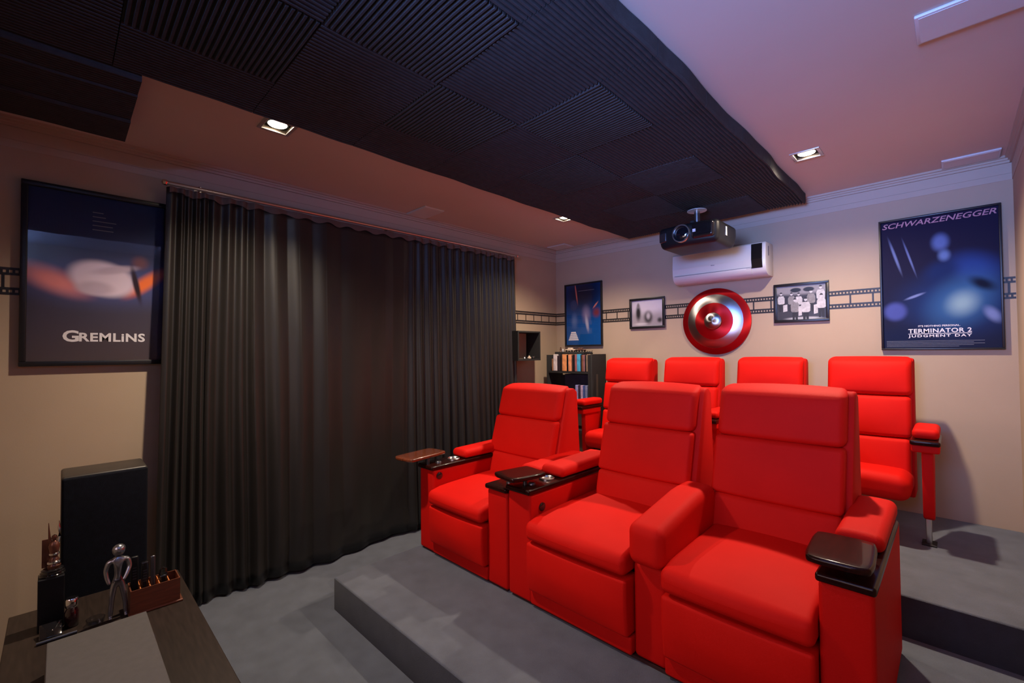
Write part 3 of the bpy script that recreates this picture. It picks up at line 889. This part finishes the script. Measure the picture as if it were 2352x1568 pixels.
# large poster on the left wall
t = thing('framed_poster', (0, 0.16, 1.49), 'large dark blue framed poster with white lettering beside the curtain', 'poster')
y0, y1, z0, z1 = -0.145, 0.474, 1.490, 2.468
wd = 0.026
for b in ((y0, y1, z1 - wd, z1), (y0, y1, z0, z0 + wd), (y0, y0 + wd, z0 + wd, z1 - wd), (y1 - wd, y1, z0 + wd, z1 - wd)):
    build('frame_rail', MB().box(0.0016, 0.032, b[0], b[1], b[2], b[3]), M['frame'], t, bevel=0.004)
a, b, c, d = y0 + wd - 0.003, y1 - wd + 0.003, z0 + wd - 0.003, z1 - wd + 0.003
art3 = art('night_print_with_reflection', B(78, 68, 74), [  # ground and blue top also carry the reflection in the glass, painted in
    (0.55, 0.48, 0.75, 0.16, 0, B(84, 92, 150), 0.95), (0.18, 0.47, 0.28, 0.08, -14, B(240, 150, 148), 0.85), (0.84, 0.49, 0.20, 0.055, 28, B(255, 128, 62), 0.75),
    (0.80, 0.62, 0.08, 0.05, 0, B(120, 80, 84), 0.8), (0.52, 0.50, 0.27, 0.115, -6, B(232, 216, 236), 0.30), (0.46, 0.44, 0.16, 0.05, 0, B(205, 188, 208), 0.5), (0.60, 0.56, 0.20, 0.03, 8, B(205, 188, 208), 0.6), (0.77, 0.48, 0.03, 0.14, 18, B(52, 34, 40), 0.6)], rough=0.6, spec=0.1, base2=B(40, 56, 98))
xp = 0.012
sheet('print', (xp, a, c), (xp, b, c), (xp, b, d), (xp, a, d), art3, t)
rt = (0, 1, 0)
lettering('title_lettering', 'G', M['text_white'], t, (xp + 0.0006, 0.014, 1.620), rt, up, 0.064, 0.064, bold=0.03)
lettering('title_lettering', 'REMLiNS', M['text_white'], t, (xp + 0.0006, 0.079, 1.622), rt, up, 0.283, 0.050, bold=0.03, spacing=1.08)
mb = MB()
for k, wl in enumerate((0.045, 0.055, 0.100, 0.085, 0.088)):
    mb.box(xp, xp + 0.001, 0.128, 0.128 + wl, 2.350 - 0.0245 * k, 2.3545 - 0.0245 * k)
tag(build('caption_lines', mb, M['text_grey'], t), kind='stuff')
build('glass', MB().box(0.018, 0.021, a, b, c, d), M['glass'], t)

# ------------------------------------------------------------------ round metal disc on the back wall
t = thing('wall_disc', (1.892, YB, 1.505), 'large round red and silver domed metal disc on the back wall', 'wall ornament')
cz, cx = 1.811, 1.892
dome = lambda r: 0.018 + 0.062 * (1 - (r / 0.306) ** 2)
def ring(r0, r1, extra=0.0):
    k = 6
    pr = [(r0 + (r1 - r0) * i / k, 0) for i in range(k + 1)]
    return [(r_, dome(r_) + extra) for r_, _ in pr]
def disc_part(name, prof, m):
    mb = MB().lathe([(r_, h) for r_, h in prof], (cx, YB, cz), 'Y', n=72, caps=False)
    o = build(name, mb, m, t, smooth=True, origin=(cx, YB, cz))
    # radial tangents need the mesh centred on the disc
    for v in o.data.vertices:
        v.co += WP[t.name] - Vector((cx, YB, cz))
    o.location = Vector((cx, YB, cz)) - WP[t.name]
    return o
disc_part('outer_band', [(0.300, 0.0)] + [(0.306, 0.006)] + list(reversed(ring(0.2475, 0.3055))) + [(0.2475, 0.02)], M['shield_red'])
disc_part('silver_band', list(reversed(ring(0.168, 0.2480, -0.001))) + [(0.168, 0.02)], M['shield_silver'])
disc_part('inner_disc', list(reversed(ring(0.080, 0.1685))) + [(0.080, 0.02)], M['shield_red'])
disc_part('boss', [(0.0805, dome(.08) - 0.001), (0.076, dome(.076) + 0.010), (0.055, dome(.05) + 0.017), (0.025, dome(.02) + 0.022), (0.001, dome(0) + 0.023)], M['shield_silver'])

# ------------------------------------------------------------------ air conditioner
t = thing('air_conditioner', (1.98, YB, 2.165), 'white split air conditioner on the back wall behind the projector', 'air conditioner')
prof = [(YB, 2.168), (4.15, 2.165), (4.105, 2.178), (4.078, 2.205), (4.066, 2.245), (4.062, 2.30), (4.072, 2.425), (4.085, 2.440), (YB, 2.444)]
bd = build('housing', MB().prism(prof, 1.576, 2.372, 'X'), M['white'], t, bevel=0.008)
build('front_panel', MB().prism([(4.0655, 2.238), (4.0585, 2.30), (4.0675, 2.424), (4.074, 2.424), (4.066, 2.30), (4.071, 2.238)], 1.586, 2.262, 'X'), M['white'], t)
build('flap', MB().prism([(4.0635, 2.232), (4.060, 2.2325), (4.070, 2.203), (4.096, 2.179), (4.100, 2.183), (4.075, 2.206)], 1.600, 2.262, 'X'), M['white'], t, bevel=0.001)
build('flap_gap', MB().prism([(4.0625, 2.2325), (4.0600, 2.2335), (4.0600, 2.2375), (4.0660, 2.2380)], 1.600, 2.262, 'X'), M['text_grey'], t)
build('display_panel', MB().prism([(4.0680, 2.226), (4.0575, 2.30), (4.0665, 2.428), (4.078, 2.428), (4.070, 2.226)], 2.264, 2.346, 'X'), M['black_gloss'], t)
build('panel_seam', MB().box(2.225, 2.262, 4.0615, 4.068, 2.226, 2.237), M['black_gloss'], t)
build('side_vent', MB().box(2.371, 2.3735, 4.13, 4.155, 2.33, 2.41), M['text_grey'], t)
lettering('brand_lettering', 'Midea', M['text_grey'], t, (1.935, 4.0585, 2.292), (1, 0, 0), (0, 0, 1), 0.030, 0.008, bold=0.01)

# ------------------------------------------------------------------ projector on its ceiling mount
t = thing('projector', (2.04, 3.5, 2.34), 'black ceiling projector hanging under the foam at the back of the room', 'projector')
def pfn(x, y, z, u, v, w_):
    bulge = 0.030 * (u * u) * max(0, -v)         # front curves away at both ends
    taper = 0.92 if w_ < -0.6 else 1.0
    return (2.04 + (x - 2.04) * (1 - 0.06 * max(0, -w_)), 3.48 + (y - 3.48) * (1 - 0.08 * max(0, -w_)) + bulge, z)
build('body', MB().rbox(1.812, 2.272, 3.285, 3.700, 2.335, 2.500, 0.035, n=(10, 8, 5), seg=4, fn=pfn), M['black'], t, smooth=True)
ln = build('lens_ring', MB().lathe([(0.066, -0.02), (0.069, 0.012), (0.066, 0.022), (0.059, 0.022), (0.055, 0.012)], (2.012, 3.292, 2.424), 'Y', n=36, caps=False), M['steel'], t, smooth=True)
build('lens', MB().lathe([(0.058, 0.004), (0.050, 0.010), (0.030, 0.018), (0.004, 0.021)], (2.012, 3.292, 2.424), 'Y', n=30), M['lens'], ln, smooth=True)
build('intake_recess', MB().rbox(2.085, 2.245, 3.280, 3.33, 2.372, 2.488, 0.02, n=(3, 1, 3)), M['black_gloss'], t, smooth=True)
build('side_vent', MB().rbox(1.822, 1.890, 3.287, 3.34, 2.385, 2.462, 0.012, n=(2, 1, 2), fn=lambda x, y, z, u, v, w_: (x, y + (1.89 - x) * 0.28, z)), M['gun'], t, smooth=True)
build('white_sticker', MB().box(2.098, 2.120, 3.2775, 3.281, 2.419, 2.441), M['text_white'], t)
build('side_label', MB().box(2.2705, 2.2735, 3.455, 3.478, 2.395, 2.462), M['text_white'], t)
mt = build('mount_plate', MB().lathe([(0.075, 2.683), (0.075, 2.688), (0.06, 2.692)], (1.98, 3.66, 0), n=30), M['white'], t, smooth=True)
build('mount_pole', MB().cyl((1.98, 3.66, 2.58), 0.023, 0.106, n=20), M['steel'], mt, smooth=True)
build('mount_arms', MB().box(1.90, 2.06, 3.64, 3.68, 2.562, 2.570).box(1.965, 1.995, 3.56, 3.70, 2.555, 2.585).box(1.90, 1.915, 3.64, 3.66, 2.495, 2.565).box(2.045, 2.06, 3.64, 3.66, 2.495, 2.565), M['gun'], mt)

# ------------------------------------------------------------------ wall cube beside the curtain
t = thing('wall_cube', (0.1, 3.57, 1.447), 'black open wall cube shelf peeping out beside the right end of the curtain', 'shelf')
y0, y1, z0, z1, dx, th = 3.385, 3.745, 1.447, 1.765, 0.200, 0.016
build('side_panel', MB().box(0, dx, y0, y0 + th, z0, z1), M['black_matt'], t)
build('side_panel', MB().box(0, dx, y1 - th, y1, z0, z1), M['black_matt'], t)
build('top_panel', MB().box(0, dx, y0 + th, y1 - th, z1 - th, z1), M['black_matt'], t)
build('bottom_panel', MB().box(0, dx, y0 + th, y1 - th, z0, z0 + th), M['black_matt'], t)
zb = z0 + th
tag(build('glass_ornament', MB().lathe([(0.012, 0), (0.015, 0.008), (0.010, 0.018), (0.004, 0.026)], (0.14, 3.55, zb), n=14), M['silver'], smooth=True),
    'tiny shiny ornament in the black wall cube, nearer the curtain', 'ornament')
tag(build('toy_ornament', MB().rbox(0.12, 0.15, 3.612, 3.652, zb, zb + 0.022, 0.008, n=(1, 1, 1)).rbox(0.125, 0.145, 3.62, 3.64, zb + 0.018, zb + 0.036, 0.008, n=(1, 1, 1)), M['cream'], smooth=True),
    'tiny pale ornament in the middle of the black wall cube', 'ornament')
tag(build('toy_ornament', MB().rbox(0.12, 0.16, 3.67, 3.71, zb, zb + 0.030, 0.010, n=(1, 1, 1)), M['gun'], smooth=True),
    'tiny dark ornament at the far side of the black wall cube', 'ornament')

# ------------------------------------------------------------------ bookcase with film boxes
t = thing('bookcase', (0.46, 4.03, P1), 'black open bookcase of film boxes in the far corner', 'bookcase')
bx0, bx1, by0, by1 = 0.155, 0.772, 3.90, 4.165
BZ = 1.326
build('side_panel', MB().box(bx0, bx0 + 0.025, by0, by1, P2 if bx0 > 0.745 else 0.0, 1.505), M['black_matt'], t, bevel=0.002)
sp = build('side_panel', MB().box(bx1 - 0.022, bx1, by0, by1, 0.0, 1.512), M['black_matt'], t, bevel=0.002)
build('panel_inlay', MB().box(bx1 - 0.001, bx1 + 0.003, 3.965, 4.005, 0.9, 1.30), M['gun'], sp)
build('centre_post', MB().box(0.722, 0.75, by0 - 0.004, by0 + 0.03, 0.0, 1.500), M['black_matt'], t)
for z in (BZ, 1.016, 0.70, 0.40):
    build('shelf', MB().box(bx0 + 0.025, bx1 - 0.022, by0, by1, z - 0.022, z), M['black_matt'], t)
px2x = lambda c: 0.205 + (1240 + c / 8.711 - 1262) * 0.0059
def case(c0, c1, z0, h, col, label, dep=0.13, y0=3.905):
    x0, x1 = px2x(c0), px2x(c1)
    mm = mat('film_box_cover', col, 0.35, var=0.35, vscale=22)
    tag(build('film_box', MB().rbox(x0 + 0.0006, x1 - 0.0006, y0, y0 + dep, z0 + 0.0008, z0 + h, 0.003, n=(1, 1, 1), seg=1), mm),
        label, 'film box', 'film boxes on the top shelf of the bookcase')
D_ = lambda r, g, b: lin(r, g, b)[:3]
case(222, 250, BZ, 0.135, D_(150, 110, 85), 'short brown film box at the left end of the top shelf')
case(256, 336, BZ, 0.185, D_(215, 205, 210), 'wide white film box on the top shelf')
case(338, 388, BZ, 0.170, D_(52, 42, 50), 'dark purple film box right beside the wide white one')
case(390, 440, BZ, 0.172, D_(36, 32, 34), 'black film box left of the wide orange one')
case(442, 530, BZ, 0.184, D_(225, 150, 100), 'wide pale orange film box on the top shelf')
case(532, 564, BZ, 0.178, D_(24, 20, 22), 'thin black film box between the two orange ones')
case(566, 630, BZ, 0.182, D_(222, 150, 112), 'narrower pale orange film box on the top shelf')
case(632, 658, BZ, 0.176, D_(58, 46, 44), 'thin dark brown film box right of the narrower orange one')
case(660, 692, BZ, 0.176, D_(26, 22, 26), 'thin black film box left of the reddish one')
case(694, 734, BZ, 0.182, D_(150, 92, 96), 'dull reddish film box left of the bright blue one')
case(736, 804, BZ, 0.186, D_(70, 160, 205), 'bright blue film box on the top shelf')
case(806, 826, BZ, 0.178, D_(26, 22, 24), 'thin black film box right of the bright blue one')
case(828, 856, BZ, 0.180, D_(120, 78, 58), 'thin tan film box right of the bright blue one')
case(858, 886, BZ, 0.178, D_(140, 100, 110), 'thin dull pink film box near the right end of the top shelf')
case(888, 912, BZ, 0.178, D_(34, 28, 30), 'thin black film box near the right end of the top shelf')
case(914, 938, BZ, 0.176, D_(140, 120, 100), 'thin beige film box at the right end of the top shelf')
z = 1.5125
tag(build('flat_box', MB().rbox(0.255, 0.650, 3.925, 4.06, z, z + 0.026, 0.004, n=(2, 1, 1), seg=1), M['black_matt']), 'flat black box lying across the film boxes', 'box')
z += 0.0262
tag(build('figurine', MB().lathe([(0.015, 0), (0.013, 0.006), (0.007, 0.014), (0.011, 0.026), (0.009, 0.034), (0.004, 0.037), (0.009, 0.045), (0.001, 0.054)], (0.305, 3.97, z), n=12), M['brown'], smooth=True),
    'tiny brown figurine at the left end of the flat black box', 'figurine')
tag(build('cup', MB().lathe([(0.009, 0), (0.011, 0.004), (0.011, 0.030), (0.009, 0.032), (0.008, 0.012)], (0.338, 3.97, z), n=12), M['white'], smooth=True), 'tiny white cup beside the brown figurine', 'cup')
def toy_car(x, y, z, s, m, name, label):
    t = thing(name, (x, y, z), label, 'model car', 'models on the bookcase')
    b = build('car_body', MB().rbox(x - 0.065 * s, x + 0.065 * s, y - 0.024, y + 0.024, z + 0.010, z + 0.028 * s, 0.008, n=(3, 1, 1)), m, t, smooth=True)
    build('cabin', MB().rbox(x - 0.032 * s, x + 0.030 * s, y - 0.020, y + 0.020, z + 0.026 * s, z + 0.046 * s, 0.009, n=(2, 1, 1)), m, t, smooth=True)
    for sx in (-1, 1):
        for sy in (-1, 1):
            build('wheel', MB().cyl((x + sx * 0.040 * s, y + sy * 0.024 + 0.004, z + 0.0105), 0.0105, 0.008, 'Y', 12), M['black'], t, smooth=True)
toy_car(0.432, 3.985, z, 0.95, M['cream'], 'model_car', 'small cream model car on the flat black box')
toy_car(0.568, 3.985, z, 0.92, M['brown'], 'model_car', 'small dark model car at the right of the flat black box')
# spiky ornament on the right end
mb = MB().rbox(0.690, 0.745, 3.915, 3.965, 1.513, 1.531, 0.008, n=(2, 2, 1))
for (dx, dy, dz) in ((-0.030, 0, 0.026), (-0.012, 0.01, 0.020), (0.008, -0.006, 0.022), (0.028, 0.006, 0.028)):
    mb.tube([(0.7175 + dx * 0.5, 3.94 + dy, 1.524), (0.7175 + dx, 3.94 + dy, 1.524 + dz)], [0.006, 0.0015], 6)
tag(build('spiky_ornament', mb, M['black'], smooth=True), 'small black spiky ornament on the right end of the bookcase', 'ornament')
# middle shelf: boxed set, clear cases
z = 1.0162
tag(build('box_set', MB().rbox(0.335, 0.705, 4.00, 4.15, z, z + 0.275, 0.004, n=(1, 1, 1), seg=1), mat('navy_card', D_(46, 48, 66), 0.5, var=0.4, vscale=12)), 'large dull navy box standing on the middle shelf', 'box')
tag(build('dark_box', MB().rbox(0.255, 0.328, 4.02, 4.15, z, z + 0.26, 0.004, n=(1, 1, 1), seg=1), M['black_matt']), 'tall black box at the left of the middle shelf', 'box')
k = 0
for (a, b, c, lab) in ((0.545, 0.580, (150, 150, 205), 'lilac plastic film case, leftmost on the middle shelf'), (0.582, 0.612, (60, 52, 72), 'dark plastic film case beside the lilac one'),
                       (0.614, 0.642, (185, 165, 200), 'pale pinkish film case on the middle shelf'), (0.644, 0.672, (70, 90, 150), 'blue film case on the middle shelf'),
                       (0.674, 0.700, (130, 140, 180), 'grey blue film case, rightmost on the middle shelf')):
    tag(build('film_case', MB().rbox(a, b, 3.91, 3.99, z, z + 0.165, 0.004, n=(1, 1, 1), seg=1), mat('film_case_cover', D_(*c), 0.25, var=0.4, vscale=25)),
        lab, 'film box', 'film cases on the middle shelf')

# ------------------------------------------------------------------ media cabinet with its things
t = thing('media_cabinet', (1.85, 0.145, 0.0), 'long low dark brown cabinet in the near left corner', 'cabinet')
cx0, cx1, cy0, cy1 = 0.735, 2.90, -0.130, 0.420
build('cabinet_top', MB().rbox(cx0, cx1, cy0, cy1, 0.468, 0.500, 0.003, n=(4, 2, 1), seg=1), M['cabinet'], t)
build('carcass', MB().box(cx0 + 0.01, cx1 - 0.01, cy0 + 0.01, cy1 - 0.03, 0.05, 0.468), M['cabinet'], t)
build('base', MB().box(cx0 + 0.04, cx1 - 0.04, cy0 + 0.04, cy1 - 0.07, 0.0, 0.05), M['black_matt'], t)
for k in range(4):
    a = cx0 + 0.014 + k * 0.535
    d = build('door', MB().box(a, a + 0.530, cy1 - 0.030, cy1 - 0.010, 0.058, 0.462), M['cabinet'], t, bevel=0.002)
    build('door_handle', MB().cyl((a + (0.49 if k % 2 == 0 else 0.04), cy1 - 0.010 + 0.012, 0.27), 0.008, 0.014, 'Y', 12), M['steel'], d)
t = thing('sound_bar', (1.9, 0.11, 0.5), 'long low box with plain grey brown top lying on the cabinet', 'speaker')
build('case', MB().rbox(1.300, 2.55, -0.020, 0.240, 0.5002, 0.592, 0.004, n=(4, 2, 2), seg=1), M['speaker_case'], t)
build('cloth_top', MB().rbox(1.302, 2.548, -0.018, 0.238, 0.590, 0.600, 0.003, n=(4, 2, 1), seg=1), M['greytop'], t)

t = thing('tower_speaker', (0.48, 0.165, 0.0), 'black floor speaker with navy cloth front standing behind the cabinet', 'speaker')
build('case', MB().rbox(0.365, 0.600, 0.014, 0.317, 0.0, 1.000, 0.012, n=(2, 2, 4), seg=2), M['speaker_case'], t, smooth=True)
build('grille', MB().rbox(0.596, 0.622, 0.016, 0.315, 0.02, 0.996, 0.010, n=(1, 2, 4), seg=2), M['speaker_cloth'], t, smooth=True)

ZC = 0.5003
t = thing('statuette', (0.935, -0.01, ZC), 'small bronze statuette on a tall black plinth near the left edge of the cabinet', 'statuette')
build('plinth', MB().rbox(0.900, 0.972, -0.047, 0.026, ZC, ZC + 0.195, 0.003, n=(1, 1, 1), seg=1), M['black'], t)
zz = ZC + 0.195
build('stepped_base', MB().lathe([(0.036, 0), (0.037, 0.006), (0.033, 0.009), (0.035, 0.014), (0.031, 0.018), (0.032, 0.023), (0.026, 0.027)], (0.936, -0.008, zz), n=28), M['black_gloss'], t, smooth=True)
build('backboard', MB().box(0.912, 0.918, -0.038, -0.012, zz + 0.026, zz + 0.135), M['bronze'], t, bevel=0.002)
fz = zz + 0.027
fg = build('figure', MB().lathe([(0.018, 0), (0.020, 0.010), (0.015, 0.016), (0.015, 0.034), (0.010, 0.042), (0.013, 0.060), (0.017, 0.084), (0.012, 0.100), (0.005, 0.106), (0.009, 0.116), (0.007, 0.124), (0.001, 0.128)], (0.940, -0.004, fz), n=18), M['bronze'], t, smooth=True)
build('raised_arm', MB().tube([(0.940, -0.012, fz + 0.095), (0.940, -0.017, fz + 0.115), (0.940, -0.019, fz + 0.150), (0.940, -0.020, fz + 0.176)], [0.005, 0.004, 0.0022, 0.001], 8), M['bronze'], fg, smooth=True)
build('raised_arm', MB().tube([(0.940, 0.006, fz + 0.095), (0.940, 0.010, fz + 0.118), (0.940, 0.009, fz + 0.150), (0.940, 0.009, fz + 0.178)], [0.005, 0.0045, 0.005, 0.001], 8), M['chrome'], fg, smooth=True)
for (h, r_) in ((0.020, 0.019), (0.052, 0.014)):
    build('silver_collar', MB().lathe([(r_ - 0.003, h - 0.003), (r_ + 0.001, h), (r_ + 0.001, h + 0.006), (r_ - 0.003, h + 0.009)], (0.940, -0.004, fz), n=18), M['chrome'], fg, smooth=True)

t = thing('bottle', (1.00, 0.045, ZC), 'small dark bottle with silver cap beside the black plinth', 'bottle')
build('bottle_body', MB().lathe([(0.018, 0.0), (0.021, 0.004), (0.021, 0.056), (0.014, 0.070), (0.012, 0.076)], (0.995, 0.046, ZC), n=22), mat('dark_red_glass', (0.02, 0.004, 0.006), 0.08, coat=1.0, var=0.1), t, smooth=True)
build('cap', MB().lathe([(0.018, 0.074), (0.020, 0.078), (0.020, 0.104), (0.017, 0.108)], (0.995, 0.046, ZC), n=22), M['chrome'], t, smooth=True)
t = thing('desk_plaque', (1.05, 0.005, ZC), 'black glossy block with rounded front bar on the cabinet, before the black plinth', 'plaque')
build('block', MB().prism([(1.00, ZC), (1.062, ZC), (1.060, ZC + 0.012), (1.006, ZC + 0.040), (1.00, ZC + 0.040)], -0.040, 0.020, 'Y'), M['black_gloss'], t, bevel=0.002)
build('front_bar', MB().tube([(1.074, -0.046, ZC + 0.006), (1.074, 0.060, ZC + 0.006)], 0.006, 10), M['gun'], t, smooth=True)
tag(build('glass_dish', MB().lathe([(0.020, 0.0), (0.027, 0.006), (0.029, 0.022), (0.0265, 0.022), (0.024, 0.008), (0.001, 0.005)], (1.045, 0.112, ZC), n=28), M['dish'], smooth=True),
    'small round clear glass dish left of the silver figurine', 'dish')

# silver jointed figurine: one skinned body
def skinned(name, joints, bones, m, parent, root=0):
    me = bpy.data.meshes.new(name)
    b = WP[parent.name] if parent else Vector((0, 0, 0))
    me.from_pydata([tuple(Vector(j[0]) - b) for j in joints], bones, [])
    o = bpy.data.objects.new(name, me); COL.objects.link(o)
    if parent: o.parent = parent
    md = o.modifiers.new('skin', 'SKIN'); md.use_smooth_shade = True
    for i, v in enumerate(me.skin_vertices[0].data):
        rr = joints[i][1]
        v.radius = rr if isinstance(rr, tuple) else (rr, rr)
        v.use_root = (i == root)
    o.modifiers.new('sub', 'SUBSURF').render_levels = 2
    o.modifiers['sub'].levels = 2
    me.materials.append(m)
    dg = bpy.context.evaluated_depsgraph_get()
    bpy.context.view_layer.update()
    nm = bpy.data.meshes.new_from_object(o.evaluated_get(bpy.context.evaluated_depsgraph_get()))
    o.modifiers.clear(); o.data = nm
    nm.materials.clear(); nm.materials.append(m)
    for p in nm.polygons: p.use_smooth = True
    WP[o.name] = b
    return o
FX, FY = 1.055, 0.176
t = thing('figurine', (FX, FY, ZC), 'silver jointed mannequin figurine standing in front of the brown organizer', 'figurine')
q = lambda dy, h, dx=0.0: (FX + dx, FY + dy, ZC + h)
J = [(q(0, .150), (.015, .013)), (q(0, .178), (.014, .011)), (q(0, .207), (.020, .014)), (q(0.001, .232), (.017, .012)), (q(0.001, .247), .007),
     (q(-.011, .136), .012), (q(-.017, .095), .011), (q(-.019, .062), .0085), (q(-.021, .038), .0092), (q(-.022, .010), .007), (q(-.022, .006, .016), .006),
     (q(.011, .136), .012), (q(.018, .095), .011), (q(.022, .062), .0085), (q(.024, .038), .0092), (q(.025, .010), .007), (q(.025, .006, .016), .006),
     (q(-.029, .226), .0105), (q(-.037, .195), .0085), (q(-.033, .165, .006), .0075), (q(-.026, .142, .014), .006),
     (q(.030, .226), .0105), (q(.036, .195, .004), .0085), (q(.024, .168, .018), .0075), (q(.014, .152, .026), .006)]
Bn = [(0, 1), (1, 2), (2, 3), (3, 4), (0, 5), (5, 6), (6, 7), (7, 8), (8, 9), (9, 10), (0, 11), (11, 12), (12, 13), (13, 14), (14, 15), (15, 16),
      (3, 17), (17, 18), (18, 19), (19, 20), (3, 21), (21, 22), (22, 23), (23, 24)]
skinned('body', J, Bn, M['silver'], t)
build('head', MB().lathe([(0.006, -0.021), (0.015, -0.017), (0.020, -0.006), (0.021, 0.004), (0.0185, 0.013), (0.011, 0.020), (0.001, 0.0225)], q(0.002, .268), n=24), M['silver'], t, smooth=True)
build('waist_band', MB().lathe([(0.014, -0.005), (0.0155, -0.003), (0.0155, 0.003), (0.014, 0.005)], q(0, .152), n=20), M['gun'], t, smooth=True)

# brown organizer with dividers
t = thing('organizer_box', (1.03, 0.30, ZC), 'brown wooden desk organizer box full of remotes on the cabinet', 'organizer')
ox0, ox1, oy0, oy1, oz = 0.985, 1.085, 0.212, 0.374, ZC + 0.098
build('base_board', MB().rbox(ox0 - 0.006, ox1 + 0.008, oy0 - 0.006, oy1 + 0.010, ZC, ZC + 0.008, 0.003, n=(1, 1, 1), seg=2), M['org'], t, smooth=True)
for b in ((ox1 - 0.004, ox1, oy0, oy1), (ox0, ox0 + 0.004, oy0, oy1), (ox0 + 0.004, ox1 - 0.004, oy0, oy0 + 0.004), (ox0 + 0.004, ox1 - 0.004, oy1 - 0.004, oy1)):
    build('side_board', MB().box(b[0], b[1], b[2], b[3], ZC + 0.008, oz), M['org'], t)
for y in (0.245, 0.276, 0.306, 0.338):
    build('divider', MB().box(ox0 + 0.004, ox1 - 0.004, y - 0.0015, y + 0.0015, ZC + 0.008, oz - 0.003), M['org_in'], t)
def remote(x, y0, y1, h, m, label, tilt=0.0, dep=0.016):
    mb = MB().rbox(x - dep / 2, x + dep / 2, y0, y1, 0, h, 0.005, n=(1, 1, 2), seg=2)
    mb.xf(Matrix.Translation((0, 0, ZC + 0.009)) @ Matrix.Shear('XZ', 4, (0, 0)) @ Matrix.Translation((x, 0, 0)) @ Matrix.Rotation(R(tilt), 4, 'Y') @ Matrix.Translation((-x, 0, 0)))
    tt = thing('remote_control', (x, (y0 + y1) / 2, ZC + 0.009), label, 'remote control', 'remotes in the organizer')
    build('remote_case', mb, m, tt, smooth=True)
    kb = MB()
    for k in range(5):
        kb.box(x + dep / 2 - 0.001, x + dep / 2 + 0.0012, y0 + 0.006, y1 - 0.006, h * 0.55 + k * 0.011, h * 0.55 + k * 0.011 + 0.005)
    kb.xf(Matrix.Translation((0, 0, ZC + 0.009)) @ Matrix.Translation((x, 0, 0)) @ Matrix.Rotation(R(tilt), 4, 'Y') @ Matrix.Translation((-x, 0, 0)))
    build('buttons', kb, M['gun'], tt)
remote(1.020, 0.2175, 0.242, 0.205, M['black'], 'tallest black remote at the left end of the organizer')
remote(1.030, 0.2485, 0.2735, 0.180, M['black_gloss'], 'glossy black remote second from the left in the organizer', 3)
remote(1.045, 0.2795, 0.2955, 0.195, M['gun'], 'slim grey remote in the middle of the organizer', -2, 0.010)
mb = MB()
mb.tube([(1.03, 0.311, ZC + 0.10), (1.03, 0.312, ZC + 0.132), (1.03, 0.322, ZC + 0.140), (1.03, 0.333, ZC + 0.132), (1.03, 0.334, ZC + 0.10)], 0.004, 8)
mb.rbox(1.015, 1.045, 0.310, 0.335, ZC + 0.009, ZC + 0.112, 0.006, n=(1, 1, 2))
tag(build('spectacle_case', mb, M['black_gloss'], smooth=True), 'black spectacle case with a loop in the organizer', 'case')
